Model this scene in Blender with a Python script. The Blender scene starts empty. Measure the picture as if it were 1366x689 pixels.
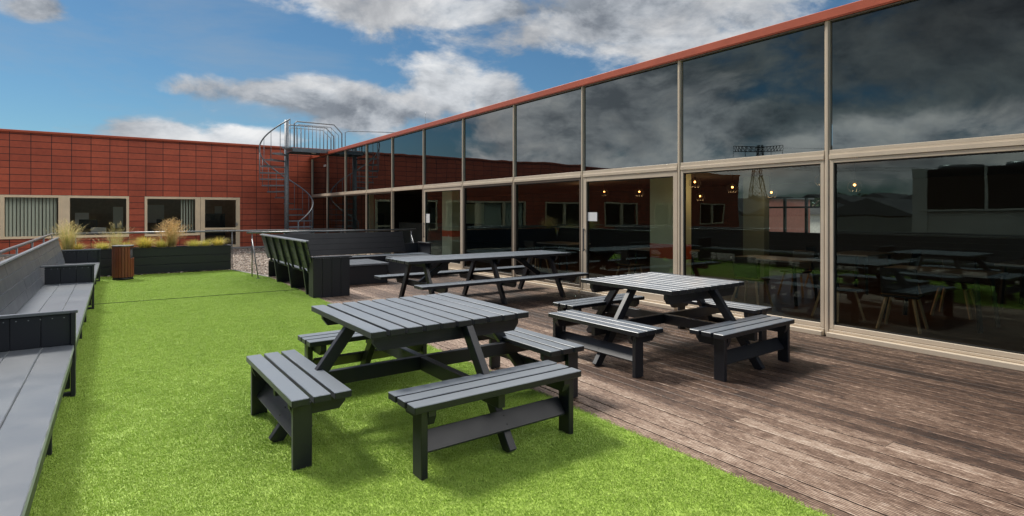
import bpy, bmesh, math, random
from mathutils import Vector, Matrix, noise
R = math.radians
rnd = random.Random(7)
sc = bpy.context.scene
col = sc.collection

# ------------------------------------------------------------------ helpers
def tag(o, label=None, cat=None, group=None, kind=None):
    if label: o['label'] = label
    if cat: o['category'] = cat
    if group: o['group'] = group
    if kind: o['kind'] = kind
    return o

def empty(name, loc=(0, 0, 0), rz=0, label=None, cat=None, group=None):
    o = bpy.data.objects.new(name, None)
    o.empty_display_size = .2
    col.objects.link(o)
    o.location = loc
    o.rotation_euler = (0, 0, rz)
    return tag(o, label, cat, group)

class MB:
    """collects pieces into one mesh, with UVs in metres, u along the grain"""
    def __init__(s):
        s.bm = bmesh.new()
        s.uv = s.bm.loops.layers.uv.new('UVMap')
    def _finish(s, faces, grain, M):
        off = Vector((rnd.random() * 40, rnd.random() * 40))
        inv = M.inverted()
        g = grain
        a, b = [(1, 2), (0, 2), (0, 1)][g]
        for f in faces:
            nl = (inv.to_3x3() @ f.normal)
            if f.normal.length == 0:
                f.normal_update(); nl = inv.to_3x3() @ f.normal
            for l in f.loops:
                p = inv @ l.vert.co
                if abs(nl[a]) > abs(nl[b]): w = p[b]
                else: w = p[a]
                if abs(nl[g]) > .8: uv = Vector((p[a], p[b]))
                else: uv = Vector((p[g], w + (.3 if abs(nl[a]) > abs(nl[b]) else 0)))
                l[s.uv].uv = uv + off
    def box(s, c, size, rot=None, bev=0.003, grain=None, taper=None):
        M = Matrix.Translation(Vector(c))
        if rot is not None:
            M = M @ (rot.to_4x4() if isinstance(rot, Matrix) else rot)
        hx, hy, hz = [v / 2 for v in size]
        vs = []
        for x in (-hx, hx):
            for y in (-hy, hy):
                for z in (-hz, hz):
                    v = Vector((x, y, z))
                    if taper and z < 0: v.x *= taper[0]; v.y *= taper[1]
                    vs.append(s.bm.verts.new(M @ v))
        idx = [(0, 1, 3, 2), (4, 6, 7, 5), (0, 4, 5, 1), (2, 3, 7, 6), (0, 2, 6, 4), (1, 5, 7, 3)]
        fs = [s.bm.faces.new([vs[i] for i in q]) for q in idx]
        if grain is None: grain = max(range(3), key=lambda i: size[i])
        if bev and bev < min(size) * .45:
            es = list({e for f in fs for e in f.edges})
            r = bmesh.ops.bevel(s.bm, geom=es, offset=bev, segments=1, affect='EDGES', profile=.5)
            allv = set()
            for f in r['faces']: allv.add(f)
            fs = [f for f in fs if f.is_valid]
            fs = list(set(fs) | {f for f in r['faces'] if f.is_valid})
        for f in fs: f.normal_update()
        s._finish(fs, grain, M)
        return s
    def bar(s, a, b, w, h, up=(0, 0, 1), bev=.003):
        """box from a to b, w wide (sideways), h along up"""
        a, b = Vector(a), Vector(b)
        x = (b - a).normalized(); u = Vector(up)
        y = u.cross(x)
        if y.length < 1e-4: y = Vector((0, 1, 0)).cross(x)
        y.normalize(); z = x.cross(y)
        rot = Matrix((x, y, z)).transposed()
        return s.box((a + b) / 2, ((b - a).length, w, h), rot, bev, 0)
    def prism(s, pts, a0, a1, axis=1):
        """polygon pts (2D) extruded along axis from a0 to a1"""
        def mk(p, t):
            if axis == 1: return Vector((p[0], t, p[1]))
            if axis == 0: return Vector((t, p[0], p[1]))
            return Vector((p[0], p[1], t))
        A = [s.bm.verts.new(mk(p, a0)) for p in pts]
        B = [s.bm.verts.new(mk(p, a1)) for p in pts]
        n = len(pts)
        fs = [s.bm.faces.new(A), s.bm.faces.new(B[::-1])]
        for i in range(n):
            fs.append(s.bm.faces.new((A[i], B[i], B[(i + 1) % n], A[(i + 1) % n])))
        bmesh.ops.recalc_face_normals(s.bm, faces=fs)
        g = 0 if axis != 0 else 1
        s._finish(fs, g, Matrix.Identity(4))
        return s
    def quad(s, pts):
        f = s.bm.faces.new([s.bm.verts.new(Vector(p)) for p in pts])
        f.normal_update()
        s._finish([f], 0, Matrix.Identity(4))
        return s
    def tube(s, path, r, n=8, closed=False, cap=True):
        path = [Vector(p) for p in path]
        rings = []
        N = len(path)
        prev = None
        for i, p in enumerate(path):
            if closed: t = (path[(i + 1) % N] - path[i - 1])
            else: t = path[min(i + 1, N - 1)] - path[max(i - 1, 0)]
            t.normalize()
            ref = prev if prev is not None else (Vector((0, 0, 1)) if abs(t.z) < .9 else Vector((1, 0, 0)))
            y = t.cross(ref); 
            if y.length < 1e-5: y = t.cross(Vector((1, .3, .2)))
            y.normalize(); z = y.cross(t).normalized(); prev = z
            rr = r[i] if isinstance(r, (list, tuple)) else r
            rings.append([s.bm.verts.new(p + rr * (math.cos(k * 2 * math.pi / n) * y + math.sin(k * 2 * math.pi / n) * z)) for k in range(n)])
        fs = []
        for i in range(N if closed else N - 1):
            A, B = rings[i], rings[(i + 1) % N]
            for k in range(n):
                f = s.bm.faces.new((A[k], A[(k + 1) % n], B[(k + 1) % n], B[k])); f.smooth = True; fs.append(f)
        if cap and not closed:
            fs.append(s.bm.faces.new(rings[0][::-1])); fs.append(s.bm.faces.new(rings[-1]))
        for f in fs: f.normal_update()
        s._finish(fs, 2, Matrix.Identity(4))
        return s
    def disc(s, c, r0, r1, z0, z1, n=24):
        """cone frustum, vertical"""
        A = [s.bm.verts.new((c[0] + r0 * math.cos(k * 2 * math.pi / n), c[1] + r0 * math.sin(k * 2 * math.pi / n), z0)) for k in range(n)]
        B = [s.bm.verts.new((c[0] + r1 * math.cos(k * 2 * math.pi / n), c[1] + r1 * math.sin(k * 2 * math.pi / n), z1)) for k in range(n)]
        fs = [s.bm.faces.new(A[::-1]), s.bm.faces.new(B)]
        for k in range(n):
            f = s.bm.faces.new((A[k], A[(k + 1) % n], B[(k + 1) % n], B[k])); f.smooth = True; fs.append(f)
        for f in fs: f.normal_update()
        s._finish(fs, 2, Matrix.Identity(4))
        return s
    def build(s, name, mat, parent=None, loc=None, recalc=False):
        if recalc: bmesh.ops.recalc_face_normals(s.bm, faces=s.bm.faces)
        me = bpy.data.meshes.new(name)
        s.bm.to_mesh(me); s.bm.free()
        me.materials.append(mat)
        if mat.name == 'sheen_toned_anthracite_planks':
            # upper faces painted pale as sky sheen; dark sides deepen the gaps
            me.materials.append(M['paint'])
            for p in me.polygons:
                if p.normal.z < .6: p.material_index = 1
        o = bpy.data.objects.new(name, me)
        col.objects.link(o)
        if parent: o.parent = parent
        if loc: o.location = loc
        return o

def copy_tree(o, parent=None):
    c = o.copy(); col.objects.link(c)
    if parent is not None:
        c.parent = parent
        c.matrix_parent_inverse = o.matrix_parent_inverse
    for ch in [k for k in kids.get(o.name, [])]:
        copy_tree(ch, c)
    return c
kids = {}
def index_children():
    kids.clear()
    for o in bpy.data.objects:
        if o.parent: kids.setdefault(o.parent.name, []).append(o)

# ------------------------------------------------------------------ materials
def newmat(name):
    m = bpy.data.materials.new(name); m.use_nodes = True
    nt = m.node_tree
    return m, nt, nt.nodes['Principled BSDF']
def N(nt, t, **kw):
    n = nt.nodes.new(t)
    for k, v in kw.items():
        if k.startswith('i_'): n.inputs[k[2:].replace('_', ' ')].default_value = v
        else: setattr(n, k, v)
    return n
def ramp(nt, fac, stops):
    r = nt.nodes.new('ShaderNodeValToRGB')
    e = r.color_ramp.elements
    while len(e) < len(stops): e.new(.5)
    for i, (p, c) in enumerate(stops):
        e[i].position = p; e[i].color = (*c, 1) if len(c) == 3 else c
    nt.links.new(fac, r.inputs[0])
    return r
def mathn(nt, op, a, b=None, c=None, clamp=False):
    n = nt.nodes.new('ShaderNodeMath'); n.operation = op; n.use_clamp = clamp
    for i, v in enumerate((a, b, c)):
        if v is None: continue
        if isinstance(v, (int, float)): n.inputs[i].default_value = v
        else: nt.links.new(v, n.inputs[i])
    return n.outputs[0]
def mixc(nt, fac, a, b, mode='MIX'):
    n = nt.nodes.new('ShaderNodeMix'); n.data_type = 'RGBA'; n.blend_type = mode
    for i, v in ((0, fac), (6, a), (7, b)):
        if isinstance(v, (int, float)): n.inputs[i].default_value = v
        elif isinstance(v, tuple): n.inputs[i].default_value = (*v, 1)
        else: nt.links.new(v, n.inputs[i])
    return n.outputs[2]
def mapped(nt, out, scale=(1, 1, 1), loc=(0, 0, 0)):
    n = nt.nodes.new('ShaderNodeMapping'); nt.links.new(out, n.inputs[0])
    n.inputs['Scale'].default_value = scale; n.inputs['Location'].default_value = loc
    return n.outputs[0]
def noiset(nt, vec, scale, detail=4, rough=.55, dist=0):
    n = nt.nodes.new('ShaderNodeTexNoise')
    n.inputs['Scale'].default_value = scale; n.inputs['Detail'].default_value = detail
    n.inputs['Roughness'].default_value = rough; n.inputs['Distortion'].default_value = dist
    nt.links.new(vec, n.inputs['Vector']); return n.outputs[0]
def bump(nt, h, strength, dist, bsdf, prev=None):
    b = nt.nodes.new('ShaderNodeBump'); b.inputs['Strength'].default_value = strength; b.inputs['Distance'].default_value = dist
    nt.links.new(h, b.inputs['Height'])
    if prev is not None: nt.links.new(prev, b.inputs['Normal'])
    if bsdf: nt.links.new(b.outputs[0], bsdf.inputs['Normal'])
    return b.outputs[0]
def simple(name, c, rough=.6, metal=0, nscale=8, var=.15, bumps=0.0, ior=1.5):
    m, nt, b = newmat(name)
    tc = N(nt, 'ShaderNodeTexCoord')
    n = noiset(nt, tc.outputs['Object'], nscale, 5, .6)
    r = ramp(nt, n, [(.3, tuple(v * (1 - var) for v in c)), (.7, tuple(min(1, v * (1 + var)) for v in c))])
    nt.links.new(r.outputs[0], b.inputs['Base Color'])
    rr = mathn(nt, 'MULTIPLY_ADD', n, .25, rough - .12)
    nt.links.new(rr, b.inputs['Roughness'])
    b.inputs['Metallic'].default_value = metal; b.inputs['IOR'].default_value = ior
    if bumps: bump(nt, n, bumps, .01, b)
    return m

def painted_wood(name, c, rough=.36, wear=.5, chalk=(.20, .22, .24), sheen=.75):
    m, nt, b = newmat(name); b.inputs['IOR'].default_value = 1.5; b.inputs['Sheen Weight'].default_value = sheen; b.inputs['Sheen Roughness'].default_value = .28; b.inputs['Sheen Tint'].default_value = (.86, .93, 1, 1)
    uv = N(nt, 'ShaderNodeUVMap'); tc = N(nt, 'ShaderNodeTexCoord')
    g = mapped(nt, uv.outputs[0], (1.6, 34, 1))
    grain = noiset(nt, g, 2.2, 6, .6, .6)
    fine = noiset(nt, mapped(nt, uv.outputs[0], (6, 160, 1)), 2.0, 3, .6)
    big = noiset(nt, uv.outputs[0], 2.3, 5, .6)
    blot = noiset(nt, tc.outputs['Object'], 3.1, 6, .65)
    c0 = tuple(v * .52 for v in c); c1 = tuple(v * 1.45 for v in c)
    base = ramp(nt, grain, [(.3, c0), (.7, c1)]).outputs[0]
    wm = mathn(nt, 'MULTIPLY', ramp(nt, big, [(.42, (0, 0, 0)), (.72, (1, 1, 1))]).outputs[0], ramp(nt, grain, [(.35, (.1, .1, .1)), (.75, (1, 1, 1))]).outputs[0])
    wm = mathn(nt, 'MULTIPLY', wm, wear, clamp=True)
    base = mixc(nt, wm, base, chalk)
    # small knots / scuffs
    vo = N(nt, 'ShaderNodeTexVoronoi'); vo.inputs['Scale'].default_value = 3.3
    nt.links.new(mapped(nt, uv.outputs[0], (.5, 1.5, 1)), vo.inputs['Vector'])
    kn = ramp(nt, vo.outputs['Distance'], [(.0, (1, 1, 1)), (.03, (1, 1, 1)), (.06, (0, 0, 0))]).outputs[0]
    base = mixc(nt, kn, base, (.012, .012, .013))
    nt.links.new(base, b.inputs['Base Color'])
    rr = mathn(nt, 'MULTIPLY_ADD', blot, .30, rough - .15)
    nt.links.new(rr, b.inputs['Roughness'])
    p = bump(nt, grain, .3, .0016, None)
    bump(nt, fine, .25, .0007, b, p)
    return m

M = {}
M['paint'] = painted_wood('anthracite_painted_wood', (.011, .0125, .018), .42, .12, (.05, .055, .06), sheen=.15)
M['plank'] = painted_wood('sheen_toned_anthracite_planks', (.150, .172, .200), .38, .95, (.37, .40, .43), sheen=.6)  # pale base colour carries the sky sheen of the plank tops
M['paint_dark'] = painted_wood('anthracite_painted_panel', (.009, .0105, .016), .45, .10, sheen=.05)
M['paint_worn'] = painted_wood('weathered_anthracite_boards', (.070, .080, .098), .36, 1.3, (.42, .44, .46), sheen=.4)
M['beige'] = simple('beige_aluminium', (.62, .52, .40), .42, .0, 3, .06)
M['cream'] = simple('cream_painted_frame', (.80, .63, .42), .5, .0, 3, .07)
M['beige_dark'] = simple('bronze_frame', (.16, .13, .10), .4, .2, 3, .08)
M['rubber'] = simple('black_gasket', (.012, .012, .012), .6)
M['redcap'] = simple('red_coping_metal', (.46, .088, .038), .45, 0, 2, .12)
M['steel'] = simple('galvanised_steel', (.25, .27, .29), .5, .3, 14, .25)
M['darksteel'] = simple('grey_coated_steel', (.16, .17, .18), .35, .6, 10, .2)
M['paper'] = simple('white_paper', (.8, .8, .8), .7, 0, 5, .02)
M['soil'] = simple('soil', (.05, .035, .022), .95, 0, 25, .4, .5)
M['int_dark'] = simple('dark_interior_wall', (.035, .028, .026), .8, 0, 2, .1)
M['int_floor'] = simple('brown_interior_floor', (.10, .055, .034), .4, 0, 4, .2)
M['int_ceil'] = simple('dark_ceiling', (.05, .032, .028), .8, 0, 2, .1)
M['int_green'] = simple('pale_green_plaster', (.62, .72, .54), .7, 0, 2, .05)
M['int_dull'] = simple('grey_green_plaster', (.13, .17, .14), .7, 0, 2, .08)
M['int_red'] = simple('orange_red_paint', (.55, .10, .04), .6, 0, 2, .05)
M['black'] = simple('matt_black', (.012, .012, .013), .55, 0, 6, .2)
M['wood_leg'] = simple('beech_wood', (.42, .26, .13), .5, 0, 12, .15)
M['tabletop_int'] = simple('laminate_top', (.22, .22, .21), .35, 0, 4, .1)
M['concrete'] = simple('concrete', (.27, .26, .24), .85, 0, 3, .2, .3)
M['white_clad'] = simple('off_white_cladding', (.50, .49, .45), .6, 0, 1, .08)
M['grille'] = simple('black_grille', (.02, .02, .022), .5, 0, 6, .2)
M['roof_grey'] = simple('grey_shed_roof', (.15, .15, .16), .6, .1, 1, .2)
M['asphalt'] = simple('bitumen_roof', (.07, .07, .07), .85, 0, 2, .25, .2)
M['bark'] = simple('bark', (.10, .07, .05), .9, 0, 9, .3, .5)

def leafmat(name, a, b2, sc_=1.2):
    m, nt, b = newmat(name)
    tc = N(nt, 'ShaderNodeTexCoord')
    n = noiset(nt, tc.outputs['Object'], sc_, 4, .7)
    r = ramp(nt, n, [(.3, a), (.7, b2)])
    nt.links.new(r.outputs[0], b.inputs['Base Color']); b.inputs['Roughness'].default_value = .6
    b.inputs['Specular IOR Level'].default_value = .25
    return m
M['leaf'] = leafmat('tree_leaves', (.03, .055, .018), (.08, .12, .035), .9)
def grassmat(name, a, b2, c2):
    m, nt, b = newmat(name)
    uv = N(nt, 'ShaderNodeUVMap'); tc = N(nt, 'ShaderNodeTexCoord')
    sx = N(nt, 'ShaderNodeSeparateXYZ'); nt.links.new(uv.outputs[0], sx.inputs[0])
    r = ramp(nt, sx.outputs[0], [(0, a), (.5, b2), (1, c2)])
    v = ramp(nt, sx.outputs[1], [(0, (.8, .8, .8)), (1, (1.15, 1.05, .85))])
    nt.links.new(mixc(nt, 1, r.outputs[0], v.outputs[0], 'MULTIPLY'), b.inputs['Base Color'])
    b.inputs['Roughness'].default_value = .55; b.inputs['Specular IOR Level'].default_value = .3
    tr = N(nt, 'ShaderNodeBsdfTranslucent'); nt.links.new(r.outputs[0], tr.inputs[0])
    mx = N(nt, 'ShaderNodeMixShader'); mx.inputs[0].default_value = .25
    nt.links.new(b.outputs[0], mx.inputs[1]); nt.links.new(tr.outputs[0], mx.inputs[2])
    nt.links.new(mx.outputs[0], nt.nodes['Material Output'].inputs[0])
    return m
M['tallgrass'] = grassmat('tall_grass_blades', (.34, .38, .12), (.60, .55, .24), (.72, .62, .36))
M['browngrass'] = grassmat('seeded_grass_blades', (.42, .36, .14), (.60, .45, .22), (.66, .48, .28))
M['yellowgrass'] = grassmat('golden_sedge_blades', (.46, .48, .10), (.66, .58, .15), (.70, .52, .17))
M['lowgrass'] = grassmat('low_green_gold_grass', (.40, .44, .10), (.62, .60, .16), (.70, .58, .2))

# turf material
def turfmat():
    m, nt, b = newmat('artificial_turf_fibre')
    oi = N(nt, 'ShaderNodeObjectInfo'); tc = N(nt, 'ShaderNodeTexCoord'); ge = N(nt, 'ShaderNodeNewGeometry')
    big = noiset(nt, ge.outputs['Position'], .9, 4, .6)
    med = noiset(nt, ge.outputs['Position'], 9, 4, .7)
    fine = noiset(nt, ge.outputs['Position'], 160, 2, .7)
    v = mathn(nt, 'ADD', mathn(nt, 'MULTIPLY', big, .16), mathn(nt, 'ADD', mathn(nt, 'MULTIPLY', med, .08), mathn(nt, 'MULTIPLY', fine, .76)))
    v = mathn(nt, 'ADD', v, mathn(nt, 'MULTIPLY_ADD', oi.outputs['Random'], .22, -.11))
    r = ramp(nt, v, [(.25, (.21, .33, .04)), (.5, (.375, .53, .085)), (.66, (.49, .63, .15)), (.8, (.62, .70, .30))])
    nt.links.new(r.outputs[0], b.inputs['Base Color'])
    b.inputs['Roughness'].default_value = .5; b.inputs['Specular IOR Level'].default_value = .35
    bump(nt, fine, .6, .006, b)
    return m
M['turf'] = turfmat()

def deckmat():
    m, nt, b = newmat('ribbed_weathered_decking')
    uv = N(nt, 'ShaderNodeUVMap'); ge = N(nt, 'ShaderNodeNewGeometry')
    at = N(nt, 'ShaderNodeAttribute'); at.attribute_name = 'board'
    grain = noiset(nt, mapped(nt, uv.outputs[0], (1.2, 26, 1)), 2.5, 7, .65, .5)
    blot = noiset(nt, mapped(nt, ge.outputs['Position'], (1.6, .5, 1)), 1.5, 7, .68)
    speck = noiset(nt, mapped(nt, ge.outputs['Position'], (44, 6.5, 10)), 2.0, 8, .8)
    # brown where damp and dark, grey-pink where bleached (drier towards the turf side)
    sp = N(nt, 'ShaderNodeSeparateXYZ'); nt.links.new(ge.outputs['Position'], sp.inputs[0])
    v = mathn(nt, 'ADD', mathn(nt, 'MULTIPLY', blot, .34), mathn(nt, 'MULTIPLY', speck, .76))
    v = mathn(nt, 'ADD', v, mathn(nt, 'MULTIPLY', grain, .10))
    v = mathn(nt, 'ADD', v, mathn(nt, 'MULTIPLY_ADD', at.outputs['Fac'], .08, -.12))
    edge_ = nt.nodes.new('ShaderNodeMapRange'); nt.links.new(sp.outputs[0], edge_.inputs[0])
    edge_.inputs[1].default_value = 3.1; edge_.inputs[2].default_value = 5.2; edge_.inputs[3].default_value = .085; edge_.inputs[4].default_value = -.035
    v = mathn(nt, 'ADD', v, edge_.outputs[0])
    brown = ramp(nt, v, [(.42, (.024, .012, .008)), (.495, (.098, .052, .032)), (.56, (.245, .150, .100)), (.63, (.50, .37, .28)), (.74, (.80, .68, .56))])
    grooves = N(nt, 'ShaderNodeTexWave'); grooves.wave_type = 'BANDS'; grooves.bands_direction = 'Y'
    grooves.inputs['Scale'].default_value = 16.5
    grooves.inputs['Distortion'].default_value = 0
    nt.links.new(uv.outputs[0], grooves.inputs['Vector'])
    gm = ramp(nt, grooves.outputs[0], [(.1, (.20, .18, .17)), (.6, (1, 1, 1))])
    c = mixc(nt, 1, brown.outputs[0], gm.outputs[0], 'MULTIPLY')
    nt.links.new(c, b.inputs['Base Color'])
    rr = mathn(nt, 'MULTIPLY_ADD', blot, .35, .42); nt.links.new(rr, b.inputs['Roughness'])
    p = bump(nt, gm.outputs[0], .5, .004, None); bump(nt, speck, .35, .004, b, p)
    return m
M['deck'] = deckmat()
M['deck_side'] = simple('shade_black_board_edges', (.010, .008, .006), .95)  # shade of the board gaps, put into the side colour

def gravelmat():
    m, nt, b = newmat('mixed_gravel')
    ge = N(nt, 'ShaderNodeNewGeometry'); oi = N(nt, 'ShaderNodeObjectInfo')
    vo = N(nt, 'ShaderNodeTexVoronoi'); vo.inputs['Scale'].default_value = 20
    nt.links.new(ge.outputs['Position'], vo.inputs['Vector'])
    sp = N(nt, 'ShaderNodeSeparateColor'); nt.links.new(vo.outputs['Color'], sp.inputs[0])
    r = ramp(nt, sp.outputs[0], [(0, (.06, .05, .04)), (.35, (.18, .14, .11)), (.7, (.33, .26, .20)), (1, (.55, .48, .42))])
    edge = ramp(nt, vo.outputs['Distance'], [(.3, (1, 1, 1)), (.75, (.3, .3, .3))])
    nt.links.new(mixc(nt, 1, r.outputs[0], edge.outputs[0], 'MULTIPLY'), b.inputs['Base Color'])
    b.inputs['Roughness'].default_value = .85
    bump(nt, vo.outputs['Distance'], 1, -.03, b)
    return m
M['gravel'] = gravelmat()
def stonemat():
    m, nt, b = newmat('gravel_stone')
    oi = N(nt, 'ShaderNodeObjectInfo')
    r = ramp(nt, oi.outputs['Random'], [(0, (.06, .05, .042)), (.3, (.20, .145, .105)), (.6, (.34, .26, .20)), (1, (.62, .55, .48))])
    nt.links.new(r.outputs[0], b.inputs['Base Color']); b.inputs['Roughness'].default_value = .8
    return m
M['stone'] = stonemat()

def tilemat():
    m, nt, b = newmat('red_ceramic_tiles')
    ge = N(nt, 'ShaderNodeNewGeometry')
    sp = N(nt, 'ShaderNodeSeparateXYZ'); nt.links.new(ge.outputs['Position'], sp.inputs[0])
    cb = N(nt, 'ShaderNodeCombineXYZ')
    nt.links.new(mathn(nt, 'ADD', sp.outputs[0], 59.2 - .45 + .03), cb.inputs[0])
    nt.links.new(mathn(nt, 'ADD', sp.outputs[2], 24.7 - 2.205), cb.inputs[1])
    br = N(nt, 'ShaderNodeTexBrick'); br.offset = 0; br.squash = 1
    nt.links.new(cb.outputs[0], br.inputs['Vector'])
    br.inputs['Scale'].default_value = 1; br.inputs['Brick Width'].default_value = .592; br.inputs['Row Height'].default_value = .247
    br.inputs['Mortar Size'].default_value = .011; br.inputs['Mortar Smooth'].default_value = .1; br.inputs['Bias'].default_value = 0
    br.inputs['Color1'].default_value = (.42, .076, .033, 1); br.inputs['Color2'].default_value = (.53, .104, .046, 1)
    br.inputs['Mortar'].default_value = (.035, .012, .010, 1)
    n = noiset(nt, mapped(nt, ge.outputs['Position'], (1, 1, .5)), .7, 6, .65)
    f = noiset(nt, ge.outputs['Position'], 9, 5, .6)
    st = ramp(nt, n, [(.3, (.78, .76, .76)), (.7, (1.12, 1.1, 1.08))])
    c = mixc(nt, 1, br.outputs[0], st.outputs[0], 'MULTIPLY')
    c = mixc(nt, .35, c, mixc(nt, 1, c, ramp(nt, f, [(.3, (.7, .7, .7)), (.7, (1.25, 1.25, 1.25))]).outputs[0], 'MULTIPLY'))
    nt.links.new(c, b.inputs['Base Color'])
    b.inputs['Roughness'].default_value = .5
    inv = mathn(nt, 'SUBTRACT', 1, br.outputs['Fac'])
    bump(nt, inv, .6, .012, b)
    return m
M['tile'] = tilemat()

def glassmat(name, tint, ior, reflect=(.8, .9, .95), wave=.0015):
    m = bpy.data.materials.new(name); m.use_nodes = True; nt = m.node_tree
    nt.nodes.remove(nt.nodes['Principled BSDF'])
    t = N(nt, 'ShaderNodeBsdfTransparent'); t.inputs[0].default_value = (*tint, 1)
    g = N(nt, 'ShaderNodeBsdfGlossy'); g.inputs[0].default_value = (*reflect, 1); g.inputs[1].default_value = .0
    f = N(nt, 'ShaderNodeFresnel'); f.inputs[0].default_value = ior
    ge = N(nt, 'ShaderNodeNewGeometry')
    n = noiset(nt, ge.outputs['Position'], .9, 2, .5)
    bp = N(nt, 'ShaderNodeBump'); bp.inputs['Strength'].default_value = 1; bp.inputs['Distance'].default_value = wave
    nt.links.new(n, bp.inputs['Height']); nt.links.new(bp.outputs[0], g.inputs['Normal'])
    # backfacing uses the same curve
    bf = mathn(nt, 'MULTIPLY_ADD', ge.outputs['Backfacing'], (1 / ior - ior), ior)
    # Fresnel inverts the ior on back faces, so feed the inverse there
    bf2 = mathn(nt, 'MULTIPLY_ADD', ge.outputs['Backfacing'], (1 / ior - ior), ior)
    nt.links.new(bf2, f.inputs[0])
    mx = N(nt, 'ShaderNodeMixShader')
    nt.links.new(f.outputs[0], mx.inputs[0]); nt.links.new(t.outputs[0], mx.inputs[1]); nt.links.new(g.outputs[0], mx.inputs[2])
    nt.links.new(mx.outputs[0], nt.nodes['Material Output'].inputs[0])
    return m
M['glass'] = glassmat('tinted_window_glass', (.78, .82, .74), 1.75, (.64, .86, .82))
M['glass_clear'] = glassmat('clear_window_glass', (.85, .86, .82), 1.42, (.5, .52, .52))
def spandrel():
    m, nt, b = newmat('black_reflective_glass')
    ge = N(nt, 'ShaderNodeNewGeometry')
    b.inputs['Base Color'].default_value = (.004, .004, .004, 1); b.inputs['Roughness'].default_value = .015
    b.inputs['IOR'].default_value = 2.15
    b.inputs['Specular Tint'].default_value = (.66, .86, .88, 1)
    oi = N(nt, 'ShaderNodeObjectInfo'); va = nt.nodes.new('ShaderNodeVectorMath'); va.operation = 'ADD'
    sc_ = mathn(nt, 'MULTIPLY', oi.outputs['Random'], 60)
    nt.links.new(ge.outputs['Position'], va.inputs[0]); nt.links.new(sc_, va.inputs[1])
    n = noiset(nt, va.outputs[0], .55, 2, .5)
    bump(nt, n, 1, .006, b)
    dirt = noiset(nt, ge.outputs['Position'], 2.2, 7, .7)
    nt.links.new(ramp(nt, dirt, [(.45, (.008, .008, .008)), (.85, (.022, .022, .022))]).outputs[0], b.inputs['Roughness'])
    return m
M['spandrel'] = spandrel()
def emis(name, c, s):
    m, nt, b = newmat(name)
    b.inputs['Base Color'].default_value = (*c, 1)
    b.inputs['Emission Color'].default_value = (*c, 1); b.inputs['Emission Strength'].default_value = s
    return m
M['bulb'] = emis('warm_bulb', (1, .42, .12), 6)
def blindmat():
    m, nt, b = newmat('vertical_blind_fabric')
    b.inputs['Base Color'].default_value = (.62, .66, .58, 1); b.inputs['Roughness'].default_value = .8
    return m
M['blind'] = blindmat()
def binmat():
    m = painted_wood('redbrown_stained_slats', (.17, .045, .022), .42, .25, (.30, .10, .05), 0); return m
M['bin'] = binmat()
M['back_wood'] = painted_wood('anthracite_back_planks', (.026, .029, .036), .36, .8, (.10, .105, .11), sheen=.25)
def groundmat():
    m, nt, b = newmat('distant_ground')
    ge = N(nt, 'ShaderNodeNewGeometry')
    n = noiset(nt, ge.outputs['Position'], .02, 5, .6)
    r = ramp(nt, n, [(.4, (.06, .06, .055)), (.55, (.07, .10, .04))])
    nt.links.new(r.outputs[0], b.inputs['Base Color']); b.inputs['Roughness'].default_value = .9
    return m
M['ground'] = groundmat()

# ------------------------------------------------------------------ camera / world / sun
F, CU, HV = 755.0, 683.0, 282.5
TH = .6114
cam = bpy.data.cameras.new('camera'); co = bpy.data.objects.new('camera', cam); col.objects.link(co)
cam.sensor_width = 36; cam.lens = F / 1366 * 36; cam.clip_end = 6000; cam.clip_start = .05
cam.shift_y = (HV - 344.5) / 1366
co.location = (0, 0, 1.6); co.rotation_euler = (R(90), 0, -TH)
sc.camera = co

SUN_EL, SUN_AZ = 50, 338      # azimuth measured clockwise from +Y
sun = bpy.data.lights.new('sun', 'SUN'); so = bpy.data.objects.new('sun', sun); col.objects.link(so)
sun.energy = 3.3; sun.angle = R(12); sun.color = (1, .95, .87)
sd = Vector((math.sin(R(SUN_AZ)) * math.cos(R(SUN_EL)), math.cos(R(SUN_AZ)) * math.cos(R(SUN_EL)), math.sin(R(SUN_EL))))
so.rotation_euler = sd.to_track_quat('Z', 'Y').to_euler()

def pix_dir(u, v):
    az = TH + math.atan((u - CU) / F)
    el = math.atan((HV - v) / math.hypot(F, u - CU))
    return az, el
w = bpy.data.worlds.new('World'); sc.world = w; w.use_nodes = True
nt = w.node_tree
bg = nt.nodes['Background']
sky = N(nt, 'ShaderNodeTexSky'); sky.sky_type = 'NISHITA'; sky.sun_disc = False
sky.sun_elevation = R(SUN_EL); sky.sun_rotation = R(SUN_AZ); sky.air_density = 1.0; sky.dust_density = .3; sky.ozone_density = 2.5
tc = N(nt, 'ShaderNodeTexCoord')
D = tc.outputs['Generated']
sp = N(nt, 'ShaderNodeSeparateXYZ'); nt.links.new(D, sp.inputs[0])
X, Y, Z = sp.outputs
az = mathn(nt, 'ARCTAN2', X, Y)
el = mathn(nt, 'ARCSINE', Z)
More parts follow.
